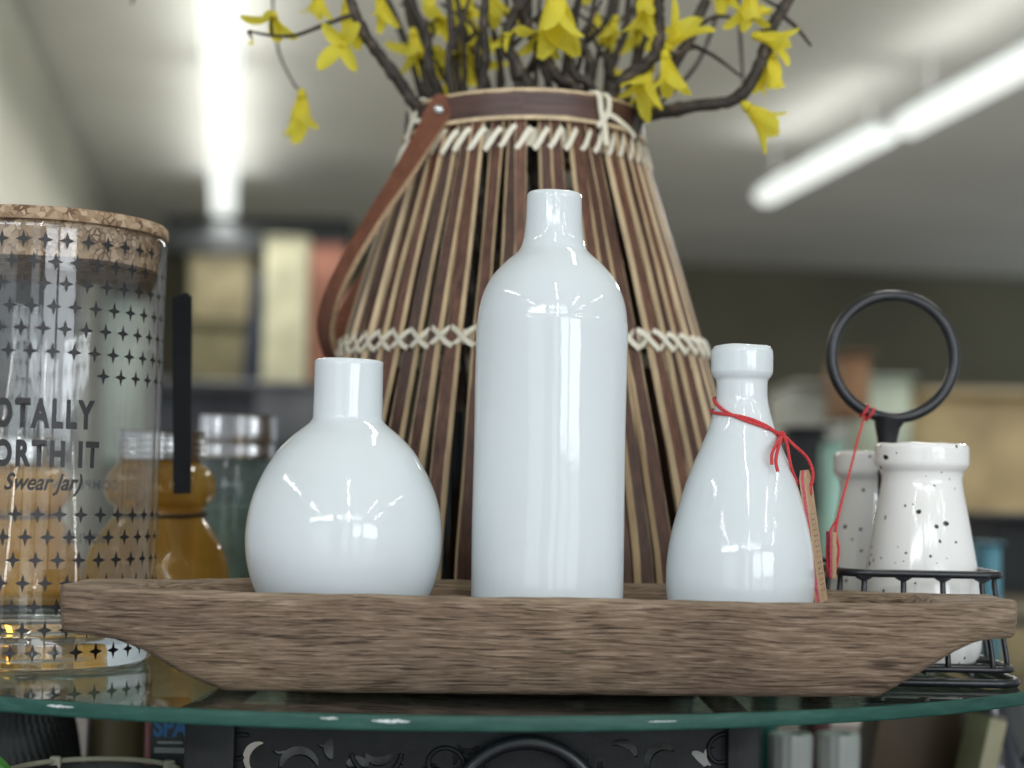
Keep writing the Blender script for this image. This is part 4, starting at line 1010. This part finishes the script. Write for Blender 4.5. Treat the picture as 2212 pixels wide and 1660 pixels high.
put0(band(.0730, .0741, .2962, .2984, M['bamboo_edge']), 'rim_cord')
put0(band(.0700, .0716, .3128, .3146, M['bamboo_edge']), 'rim_cord')
put0(band(.0662, .0676, .2815, .2925, M['rattan'], .0036), 'lacing_band')
put0(band(.1028, .1040, .1668, .1750, M['rattan'], .0012), 'lacing_band')
put0(lathe([(0, .0015), (.136, .0015), (.138, .003), (.136, .005), (0, .005)], 64), 'base_board').data.materials.append(M['low_wood'])
# rattan ties over the rim
def tie(path, wid=.0034):
    pts = catmull(path, 5); Nn, W = [], []
    for i, p in enumerate(pts):
        n_ = Vector((p.x, p.y, 0)).normalized(); t = (pts[min(i + 1, len(pts) - 1)] - pts[max(i - 1, 0)]).normalized()
        w_ = n_.cross(t)
        if w_.length < .2: w_ = Vector((-n_.y, n_.x, 0))
        W.append(w_.normalized()); Nn.append(t.cross(W[-1]).normalized() * (1 if t.cross(W[-1]).dot(n_) > -.05 else -1))
    me = strip(pts, W, Nn, wid, .0011); me.materials.append(M['rattan']); put0(me, 'rim_tie')
def rimp(a, r, z): return Vector((r * math.sin(a), -r * math.cos(a), z))
for (a, s) in ((R(36), 1), (R(-63), -1), (R(128), 1), (R(-150), 1)):
    tie([rimp(a - .03, .0640, .3150), rimp(a - .03, .0690, .3158), rimp(a - .02, .0736, .3130), rimp(a, .0738, .304), rimp(a + .015 * s, .0752, .2965), rimp(a + .02 * s, .0770, .284)])
    tie([rimp(a + .07, .0640, .3150), rimp(a + .07, .0690, .3158), rimp(a + .075, .0736, .3130), rimp(a + .07, .0742, .3055), rimp(a + .02, .0748, .3000), rimp(a - .05, .0750, .2950)])
    tie([rimp(a + .06, .0744, .3035), rimp(a + .16, .0744, .3015), rimp(a + .30, .0744, .2978), rimp(a + .42, .0740, .2945)], .0030)
# strap handle swung down to the left
hp = [(985, 218), (962, 250), (938, 292), (880, 386), (820, 476), (765, 566), (729, 640), (713, 700), (716, 742), (730, 776)]
Yh = [.2395, .2378, .2375, .2365, .2365, .2390, .2470, .2610, .2740, .2900]
H3 = [at(px, py, Y) - Vector((BX, BY, 0)) for (px, py), Y in zip(hp, Yh)]
apex = H3[-1]
back = [Vector((p.x, -p.y + (BY - BY), p.z)) for p in reversed(H3[:-1])]
pts = catmull(H3 + back, 8)
dvec = (Vector((apex.x, 0, apex.z)) - Vector((H3[0].x, 0, H3[0].z))).normalized()
nplane = Vector((dvec.z, 0, -dvec.x)).normalized()
if nplane.x < 0: nplane = -nplane
W, Nn = [], []
for i, p in enumerate(pts):
    t = (pts[min(i + 1, len(pts) - 1)] - pts[max(i - 1, 0)]).normalized()
    npl = (nplane + Vector((0, -.15 - 1.0 * sm(.02, .25, i / (len(pts) - 1)) * sm(.55, .42, i / (len(pts) - 1)), 0))).normalized()
    wd = (npl - t * npl.dot(t)).normalized(); nn = t.cross(wd).normalized()
    W.append(wd); Nn.append(nn)
if Nn[0].y > 0: Nn = [-n_ for n_ in Nn]
V, Fc, mi = [], [], []
m_ = len(pts)
for i, (p, wd, nd) in enumerate(zip(pts, W, Nn)):
    e = min(i, m_ - 1 - i); ww = .0150 * (.52 if e == 0 else (.86 if e == 1 else 1.0)) * (1 - .12 * math.sin(math.pi * i / (m_ - 1)))
    for (a, b) in ((-1, -.5), (1, -.5), (1, .5), (-1, .5)): V.append(p + wd * (a * ww / 2) + nd * (b * .0034))
for i in range(m_ - 1):
    for k in range(4): Fc.append((i * 4 + k, i * 4 + (k + 1) % 4, i * 4 + 4 + (k + 1) % 4, i * 4 + 4 + k)); mi.append(0 if k == 2 else (1 if k != 0 else 0))
Fc += [(0, 1, 2, 3), (m_ * 4 - 1, m_ * 4 - 2, m_ * 4 - 3, m_ * 4 - 4)]; mi += [1, 1]
me = bpy.data.meshes.new('handle'); me.from_pydata([tuple(v) for v in V], [], Fc); me.materials.append(M['leather']); me.materials.append(M['leather_edge'])
for p in me.polygons: p.material_index = mi[p.index]
bm = bmesh.new(); bm.from_mesh(me); bmesh.ops.recalc_face_normals(bm, faces=bm.faces); bm.to_mesh(me); bm.free()
hand = put0(finish(me, 30), 'handle')
rv = at(962, 241, .2352) - Vector((BX, BY, 0))
for (yy, s) in ((rv.y, 1), (-rv.y, -1)):
    me = lathe(prof([(0, .0016), (.0012, .0014), (.0023, .0007), (.0026, 0), (.0026, -.006)], 3), 24)
    me.materials.append(M['steel']); o = bpy.data.objects.new('rivet', me); COL.objects.link(o); o.parent = hand
    o.location = (rv.x, yy, rv.z); o.rotation_euler = (R(90) * s, 0, 0)
# smoky glass cylinder inside the basket
vz = empty('glass_vase', (BX, BY, .006)); tag(vz, 'smoky glass cylinder glimpsed between the basket slats', 'vase')
b = link('glass', lathe([(0, 0), (.054, 0), (.055, .002), (.055, .127), (.0545, .128), (.0525, .128), (.052, .127), (.052, .004), (0, .003)], 64), M['vase_glass']); b.parent = vz
b = link('gravel', lathe(prof([(0, .004), (.05, .004), (.0512, .02), (.05, .045), (.03, .05), (0, .048)], 3), 40), plain('dark_gravel', (.05, .04, .035), .9, 0, .5, 160, .004, 200)); b.parent = vz

# forsythia branches
random.seed(11)
petal_meshes = []
def petal_mesh(L, Wd, phi0, phi1, twist, cup):
    V, Fc = [], []
    rows, cols = 9, 5; s_z, s_r = 0.0, .0012
    ang = phi0
    for i in range(rows):
        s = i / (rows - 1)
        wd = Wd * (.18 + .82 * math.sin(math.pi * (s ** .85) * .86 + .06)) * (1 if s < .97 else .6)
        for j in range(cols):
            c = (j - (cols - 1) / 2) / ((cols - 1) / 2)
            crease = cup * wd * (c * c)
            x = c * wd / 2; tw = twist * s
            V.append((s_r + crease * math.cos(ang) * .9 * -1 + .0006 * math.sin(6 * s + 3 * c), x * math.cos(tw) , s_z + crease * math.sin(ang) + x * math.sin(tw)))
        ang = phi0 + (phi1 - phi0) * s
        s_r += L / (rows - 1) * math.sin(ang); s_z += L / (rows - 1) * math.cos(ang)
    for i in range(rows - 1):
        for j in range(cols - 1):
            Fc.append((i * cols + j, i * cols + j + 1, (i + 1) * cols + j + 1, (i + 1) * cols + j))
    me = bpy.data.meshes.new('petal'); me.from_pydata(V, [], Fc); me.materials.append(M['petal'])
    me.polygons.foreach_set('use_smooth', [True] * len(me.polygons))
    return me
PET = {'bell': [petal_mesh(1.0, .40, .30, .85, .35, .30), petal_mesh(.92, .36, .22, 1.15, -.45, .25), petal_mesh(1.08, .43, .36, .55, .15, .40)],
       'open': [petal_mesh(1.0, .44, .9, 1.45, .3, .22), petal_mesh(.95, .46, .8, 1.25, -.3, .3), petal_mesh(1.05, .52, 1.0, 1.7, .15, .2)]}
for L_ in PET.values():
    for me in L_:
        for v in me.vertices: v.co.x -= 0
heart = lathe(prof([(.0, -.10), (.07, -.08), (.10, .02), (.12, .10), (.06, .12), (.04, .22), (0, .25)], 3), 14); heart.materials.append(M['flower_heart'])
branches = {}
def make_branch(key, path, r0, r1, label, twigs=(), knots=True):
    base = Vector((BX + random.uniform(-.03, .03), BY + random.uniform(-.03, .03), .052))
    P0 = [at(px, py, Y) for (px, py, Y) in path]
    low = base.lerp(P0[0], .55) + Vector((0, 0, .0)); 
    pts = catmull([base, low] + P0, 9)
    t = empty('forsythia_branch', base); tag(t, label, 'branch', 'forsythia branches in the basket')
    n = len(pts); rad = []
    ph = random.uniform(0, 9)
    for i in range(n):
        f = i / (n - 1); r = r0 + (r1 - r0) * f
        if knots: r *= 1 + .20 * max(0, math.sin(i * .55 + ph)) ** 6 + .10 * mn.noise((i * .9, ph, 0))
        rad.append(r)
        if 12 < i < n - 1: pts[i] = pts[i] + Vector((random.uniform(-1, 1), random.uniform(-1, 1), random.uniform(-1, 1))) * r0 * .10
    link('stem', tube(pts, rad, 9), M['bark'], t)
    for tw in twigs:
        tp = catmull([at(*q) for q in tw], 6)
        link('twig', tube(tp, [.0017 - .0009 * i / (len(tp) - 1) for i in range(len(tp))], 7), M['bark'], t)
        pts = pts + tp
    branches[key] = (t, pts)
k_ = mpp(.25)
BR = [
 ('a', [(922, 262, .262), (903, 236, .258), (850, 160, .252), (795, 84, .246), (760, 10, .242), (736, -95, .238)], 15, 9, 'thick dark forsythia branch leaning far left over the basket rim', [[(772, 30, .244), (745, 38, .24), (690, 58, .238), (640, 76, .236), (596, 78, .235), (545, 70, .234)]]),
 ('b', [(940, 250, .30), (912, 140, .305), (890, 60, .31), (858, -80, .31)], 12, 8, 'dark branch just right of the far-left one', []),
 ('c', [(958, 245, .262), (928, 150, .258), (921, 75, .255), (884, 0, .25), (850, -90, .246)], 13, 8, 'knotted branch rising behind the strap end', []),
 ('d', [(1000, 240, .315), (985, 120, .32), (1000, 0, .325), (1012, -100, .33)], 12, 8, 'straight rear branch above the rivet', []),
 ('e', [(1038, 238, .255), (1050, 120, .25), (1044, 40, .246), (1062, -80, .24)], 12, 8, 'front branch standing upright left of the basket centre', []),
 ('f', [(1080, 238, .335), (1086, 100, .34), (1120, 0, .345), (1132, -90, .35)], 11, 8, 'slim rear branch near the basket centre', []),
 ('g', [(1150, 238, .25), (1120, 150, .244), (1095, 90, .24), (1112, 30, .236), (1150, -20, .232), (1172, -85, .228)], 14, 9, 'crooked front branch bending left at the basket centre', [[(1098, 84, .24), (1130, 60, .236), (1180, 20, .232)]]),
 ('h', [(1186, 238, .29), (1172, 140, .288), (1142, 60, .286), (1150, -60, .284)], 12, 8, 'dark branch behind the crooked one', []),
 ('i', [(1252, 240, .258), (1205, 170, .252), (1165, 100, .248), (1130, 40, .245), (1100, -60, .24)], 14, 8, 'front branch slanting left from above the tall bottle', []),
 ('j', [(1262, 240, .272), (1272, 130, .268), (1240, 60, .264), (1266, -70, .26)], 13, 8, 'dark branch above the right of the tall bottle', [[(1262, 90, .266), (1300, 60, .262), (1330, -20, .26)]]),
 ('k', [(1302, 242, .30), (1312, 120, .305), (1332, 0, .31), (1342, -85, .31)], 12, 8, 'straight branch left of the rim tie', []),
 ('l', [(1312, 244, .252), (1346, 172, .246), (1398, 140, .24), (1425, 88, .236), (1424, 0, .232), (1440, -85, .23)], 14, 9, 'knotty elbowed branch rising right of the rim tie', [[(1400, 138, .24), (1440, 120, .236), (1500, 105, .234)]]),
 ('m', [(1346, 246, .305), (1374, 120, .31), (1380, 20, .315), (1392, -80, .32)], 12, 8, 'rear branch behind the elbowed one', []),
 ('n', [(1372, 262, .272), (1400, 222, .268), (1440, 162, .264), (1492, 78, .26), (1524, 0, .256), (1562, -95, .25)], 15, 9, 'thick branch leaning right above the basket', [[(1500, 62, .26), (1550, 36, .262), (1612, 46, .264)], [(1482, 92, .262), (1540, 120, .27), (1600, 165, .28)]]),
 ('o', [(1372, 272, .262), (1398, 250, .258), (1480, 233, .252), (1592, 213, .246), (1640, 142, .242), (1667, 62, .238), (1704, 0, .236), (1745, -65, .232)], 14, 10, 'long branch sweeping out low to the right and then up', [[(1685, 30, .238), (1720, 60, .236), (1752, 100, .234)]]),
 ('p', [(1380, 255, .32), (1430, 220, .325), (1505, 140, .33), (1550, 30, .335), (1578, -70, .34)], 7, 4, 'thin rear twig rising to the right', [[(1590, -40, .335), (1598, 60, .33), (1606, 190, .33)]]),
 ('q', [(915, 255, .33), (870, 90, .35), (800, -60, .36), (690, -120, .36), (596, -60, .35), (598, 90, .34), (625, 165, .33), (652, 206, .325)], 6, 2.4, 'thin drooping twig hanging at the left with one flower', []),
 ('r', [(925, 250, .31), (850, 20, .34), (740, -110, .37), (520, -150, .40), (340, -90, .42), (283, 8, .43)], 6, 3.2, 'thin twig whose tip hangs into the top left of the picture', []),
]
BR += [
 ('s', [(985, 240, .25), (968, 150, .246), (975, 60, .242), (958, -80, .24)], 10, 7, 'front branch between the strap end and the upright one', [[(972, 90, .244), (1000, 40, .24), (1022, -30, .238)]]),
 ('t', [(1060, 238, .30), (1030, 120, .30), (1062, 20, .30), (1080, -80, .30)], 11, 7, 'wavy middle branch behind the upright one', []),
 ('u', [(1110, 236, .27), (1150, 140, .266), (1190, 60, .262), (1215, -70, .26)], 11, 8, 'branch crossing the crooked one towards the right', []),
 ('v', [(1215, 238, .31), (1225, 120, .315), (1205, 20, .32), (1220, -80, .32)], 12, 8, 'straight rear branch above the tall bottle', []),
 ('w', [(1285, 240, .26), (1240, 160, .254), (1230, 90, .25), (1210, 10, .246), (1195, -70, .244)], 12, 8, 'front branch curving left above the tall bottle', [[(1232, 95, .25), (1270, 55, .248), (1300, 0, .246)]]),
 ('x', [(1330, 244, .275), (1318, 150, .272), (1350, 70, .268), (1362, -70, .264)], 11, 7, 'wavy branch at the rim tie', [[(1320, 140, .272), (1290, 100, .268), (1275, 60, .266)]]),
]
LB = ['first', 'second', 'third', 'fourth', 'fifth', 'sixth', 'seventh', 'eighth', 'ninth', 'tenth', 'eleventh', 'twelfth']
random.seed(5)
for j in range(12):
    x_ = 945 + j * 36 + random.uniform(-8, 8); Y_ = .265 + .075 * random.random(); dx = (x_ - 1137) * .55 + random.uniform(-40, 40)
    BR.append(('z%d' % j, [(x_, 242, Y_), (x_ + dx * .25 + random.uniform(-8, 8), 160, Y_), (x_ + dx * .55 + random.uniform(-10, 10), 70, Y_ - .004), (x_ + dx * .8, -10, Y_ - .006), (x_ + dx, -90, Y_ - .008)], random.uniform(6, 9), random.uniform(4, 6),
               LB[j] + ' from the left of the thin straight stems rising in the middle of the basket', [[(x_ + dx * .45, 100, Y_), (x_ + dx * .45 + random.choice((-1, 1)) * 26, 62, Y_ - .004), (x_ + dx * .45 + random.choice((-1, 1)) * 46, 8, Y_ - .006)]]))
for (key, path, r0, r1, lab, tw) in BR: make_branch(key, path, r0 * k_ * (1.2 if r0 > 13.5 else .98), r1 * k_ * (1.15 if r0 > 13.5 else 1.0), lab, tw)
# flowers: (x, y, depth, image direction (dx, dy, towards viewer), length in px, kind)
FL = [(592, 32, .236, (-.1, 1, .25), 62, 'open'), (742, 98, .243, (-.25, .1, 1), 60, 'open'), (652, 202, .325, (0, 1, .15), 82, 'bell'),
      (1196, -36, .230, (0.05, 1, .2), 118, 'bell'), (1172, 62, .240, (-.1, 1, .2), 74, 'open'), (1108, 66, .238, (-.6, .8, .3), 42, 'bell'),
      (1398, -30, .238, (-.05, 1, .1), 96, 'bell'), (1440, 108, .238, (.5, -.75, .5), 92, 'bell'), (1436, 118, .236, (.25, 1, .3), 82, 'bell'), (1405, 140, .248, (-.35, 1, .3), 88, 'bell'), (1402, 205, .262, (.1, .6, .2), 42, 'bell'),
      (1622, -20, .240, (-.1, 1, .25), 80, 'bell'), (1632, 78, .238, (.95, .25, .35), 78, 'bell'), (1668, 118, .242, (.05, 1, .2), 70, 'bell'), (1655, 150, .25, (-.4, 1, .1), 50, 'bell'), (1610, 228, .244, (.75, .7, .3), 84, 'bell'), (1618, 40, .246, (.8, -.4, .2), 40, 'bell'),
      (892, 70, .30, (.15, 1, .2), 80, 'bell'), (1004, 20, .33, (0, 1, .3), 92, 'open'), (1000, 110, .33, (0.1, 1, .3), 84, 'open'), (748, 8, .26, (.2, 1, .2), 78, 'bell'), (690, -25, .28, (-.1, 1, .1), 62, 'bell'), (818, -12, .27, (.25, 1, .2), 62, 'bell'),
      (1330, 40, .30, (-.3, 1, .2), 62, 'bell'), (1285, 28, .31, (.2, 1, .1), 56, 'bell'), (1378, 60, .30, (.2, 1, .3), 66, 'open'), (1060, -20, .27, (.2, 1, .2), 70, 'bell'), (955, 40, .32, (-.2, .8, .4), 60, 'open'), (1310, 130, .32, (.3, .9, .2), 50, 'bell'),
      (1560, -60, .26, (0, 1, .2), 70, 'bell'), (900, -70, .28, (.3, .5, .7), 70, 'open'), (1250, -80, .26, (0, .8, .5), 70, 'open'), (1110, -80, .29, (.1, .8, .4), 70, 'open'),
      (1365, 215, .30, (-.1, 1, .2), 44, 'bell'), (918, 92, .34, (-.2, 1, .3), 70, 'open'), (1036, 70, .34, (.2, 1, .3), 80, 'open'), (975, 150, .345, (.1, 1, .3), 70, 'bell'), (545, 84, .234, (-.2, 1, 0), 14, 'bell')]
for (px, py, Y, d, ln, kind) in FL:
    p = at(px, py, Y)
    best = min(branches.values(), key=lambda bt: min((q - p).length for q in bt[1]))
    t, bp_ = best; q = min(bp_, key=lambda q: (q - p).length)
    axis_ = (_rt * d[0] - _up * d[1] - _fw * d[2]).normalized(); L = ln * 1.28 * mpp(Y)
    fo = link('flower', heart, None, t)
    rot = Vector((0, 0, 1)).rotation_difference(axis_).to_matrix().to_4x4() @ Matrix.Rotation(random.uniform(0, 6.28), 4, 'Z')
    fo.matrix_parent_inverse = Matrix.Identity(4)
    fo.matrix_basis = Matrix.Translation(p - t.location) @ rot @ Matrix.Scale(L, 4)
    for k in range(4):
        pe = bpy.data.objects.new('petal', random.choice(PET[kind])); COL.objects.link(pe); pe.parent = fo
        pe.matrix_basis = Matrix.Rotation(math.pi / 2 * k + random.uniform(-.25, .25), 4, 'Z') @ Matrix.Rotation(random.uniform(-.18, .18), 4, 'Y') @ Matrix.Scale(random.uniform(.88, 1.08), 4)
    if (q - p).length > .0025:
        mid = (q + p) / 2 + Vector((random.uniform(-.003, .003), 0, random.uniform(0, .004)))
        tp = catmull([q, mid, p - axis_ * L * .05], 4)
        link('stalk', tube(tp, [.0011 - .0004 * i / (len(tp) - 1) for i in range(len(tp))], 6), M['bark'], t)

# ------------------------------------------------------------------ black wire caddy with two speckled jars
CXc = .2015
cad = empty('wire_caddy', (CXc, .18, 0)); tag(cad, 'black wire caddy with a big ring handle holding the speckled jars', 'caddy')
def rrect(x0, x1, y0, y1, z, rc, n=5):
    out = []
    for (cx, cy_, a0) in ((x1 - rc, y1 - rc, 0), (x0 + rc, y1 - rc, 90), (x0 + rc, y0 + rc, 180), (x1 - rc, y0 + rc, 270)):
        for i in range(n + 1):
            a = R(a0 + 90 * i / n); out.append(Vector((cx + rc * math.cos(a), cy_ + rc * math.sin(a), z)))
    return out
BXa, BXb, BYa, BYb = .158, .2425, .094, .262
UXa, UXb, UYa, UYb = .1625, .2385, .1005, .2555
UZ = at(1960, 1240, UYa).z
link('upper_rim', tube(rrect(UXa, UXb, UYa, UYb, UZ, .010), .0020, 8, True), M['iron_gloss'], cad)
link('lower_rim', tube(rrect(BXa, BXb, BYa, BYb, .0085, .010), .0017, 8, True), M['iron_gloss'], cad)
link('foot_rim', tube(rrect(BXa - .002, BXb + .002, BYa - .003, BYb + .003, .0024, .012), .0022, 8, True), M['iron_gloss'], cad)
for i in range(4):
    f = (i + .45) / 4; 
    for (yu, yb) in ((UYa, BYa), (UYb, BYb)):
        xu, xb = UXa + (UXb - UXa) * f, BXa + (BXb - BXa) * f
        link('wire', tube(catmull([(xu, yu, UZ), (xu, yu, UZ - .008), (xb, yb, .014), (xb, yb, .0085)], 4), .0014, 8), M['iron_gloss'], cad)
        # gusset where the wire meets the rim
        link('gusset', tube([(xu - .0032, yu, UZ - .001), (xu, yu, UZ - .0030), (xu + .0032, yu, UZ - .001)], .0015, 6), M['iron_gloss'], cad)
for i in range(5):
    f = (i + .5) / 5
    for (xu, xb) in ((UXa, BXa), (UXb, BXb)):
        yu, yb = UYa + (UYb - UYa) * f, BYa + (BYb - BYa) * f
        link('wire', tube(catmull([(xu, yu, UZ), (xu, yu, UZ - .008), (xb, yb, .014), (xb, yb, .0085)], 4), .0014, 8), M['iron_gloss'], cad)
for i in range(6):
    y = BYa + (BYb - BYa) * (i + .5) / 6
    link('floor_wire', tube([(BXa, y, .0085), (BXb, y, .0085)], .0013, 6), M['iron_gloss'], cad)
for i in range(3):
    x = BXa + (BXb - BXa) * (i + 1) / 4
    link('floor_wire', tube([(x, BYa, .0062), (x, BYb, .0062)], .0011, 6), M['iron_gloss'], cad)
RY = .1815
rc = at(1929, 771, RY); rr = 133 * mpp(RY); pc = at(1913, 950, RY)
link('ring_handle', tube([rc + Vector((rr * math.sin(2 * math.pi * i / 72), 0, rr * 1.0 * math.cos(2 * math.pi * i / 72))) for i in range(72)], 12.5 * mpp(RY), 14, True), M['iron_gloss'], cad)
neck = at(1917, 908, RY)
link('post', tube([Vector((neck.x, RY, .006)), Vector((neck.x, RY, .05)), Vector((neck.x, RY, neck.z - .012)), neck + Vector((0, 0, -.004)), neck + Vector((.001, 0, .001))], [.005, .005, .005, .0066, .0085], 14), M['iron_gloss'], cad)
def speck_jar(px, Y, pts, label, rot):
    X = at(px, 1240, Y).x; pr = [(hw * mpp(Y), at(px, y, Y).z) for y, hw in pts]; pr.sort(key=lambda q: q[1])
    z0 = .0102
    body = [(0, z0), (pr[0][0] * .86, z0)] + prof([(pr[0][0] * .94, z0 + .0008)] + pr, 5)
    zt = body[-1][1]; r = body[-1][0]
    body += [(r - .001, zt + .0007), (r - .0024, zt + .0006), (r - .004, zt - .002), (r - .0045, zt - .012), (r - .005, zt - .03), (0, zt - .031)]
    o = link('speckled_jar', lathe(body, 96, angle=60, wob=lambda r_, z, a: (r_ + .0002 * mn.noise((math.cos(a), math.sin(a), z * 30)), z + .0006 * mn.noise((math.cos(a) * 2, math.sin(a) * 2, 9)) * sm(zt - .003, zt, z))), M['speckle'])
    o.location = (X, Y, 0); o.rotation_euler = (0, 0, R(rot)); tag(o, label, 'jar', 'speckled jars in the wire caddy')
SJ = [(962, 96), (968, 99), (985, 99.5), (1003, 99), (1013, 94), (1021, 88), (1035, 85), (1050, 86), (1080, 91), (1120, 99), (1170, 108), (1220, 116), (1260, 121), (1320, 126), (1380, 127), (1410, 122), (1425, 115)]
speck_jar(1990, .150, SJ, 'nearer white jar with black speckles in the wire caddy', 20)
speck_jar(1899, .217, [(y + (18 if y < 1300 else -10), hw * .985) for y, hw in SJ if y < 1390], 'rear white speckled jar half hidden behind the nearer one', 190)
# red string and tag tied to the ring
s2 = empty('red_string', at(1875, 895, RY)); tag(s2, 'thin red string tied to the black ring handle and hanging down', 'string')
for px in (1867, 1879):
    c = at(px, 889 + (px - 1867) * .55, RY); ax = Vector((.83, 0, -.56))
    u_ = Vector((.56, 0, .83)); rad = 12.5 * mpp(RY) + .0006
    link('wrap', tube([c + u_ * (rad * math.cos(2 * math.pi * i / 20)) + Vector((0, 1, 0)) * (rad * math.sin(2 * math.pi * i / 20)) for i in range(20)], .0008, 7, True), M['red_cord'], s2)
yf = RY - .0045
link('strand', tube(catmull([at(1868, 900, yf), at(1856, 940, yf - .01), at(1838, 1010, yf - .035), at(1812, 1110, yf - .06), at(1800, 1180, yf - .07), at(1792, 1226, yf - .072)], 6), .00062, 7), M['red_cord'], s2)
link('strand', tube(catmull([at(1812, 1110, yf - .06), at(1806, 1150, yf - .066), at(1812, 1190, yf - .07), at(1805, 1232, yf - .072)], 6), .00062, 7), M['red_cord'], s2)
link('strand', tube(catmull([at(1808, 1122, yf - .062), at(1793, 1150, yf - .066), at(1786, 1190, yf - .07), at(1790, 1236, yf - .072)], 6), .00062, 7), M['red_cord'], s2)
A2, B2 = at(1799, 1150, yf - .069), at(1797, 1250, yf - .069)
t2 = empty('price_tag', B2); tag(t2, 'small kraft tag on red string beside the rear speckled jar', 'tag')
o = link('kraft_face', rbox(.0022, .010, (A2 - B2).length, .0004, centre=(A2 + B2) / 2), M['kraft'], t2)
o = link('pink_backing', rbox(.0010, .0104, (A2 - B2).length * 1.0, .0003, centre=(A2 + B2) / 2 + Vector((-.0017, 0, .0004))), M['pink_felt'], t2)
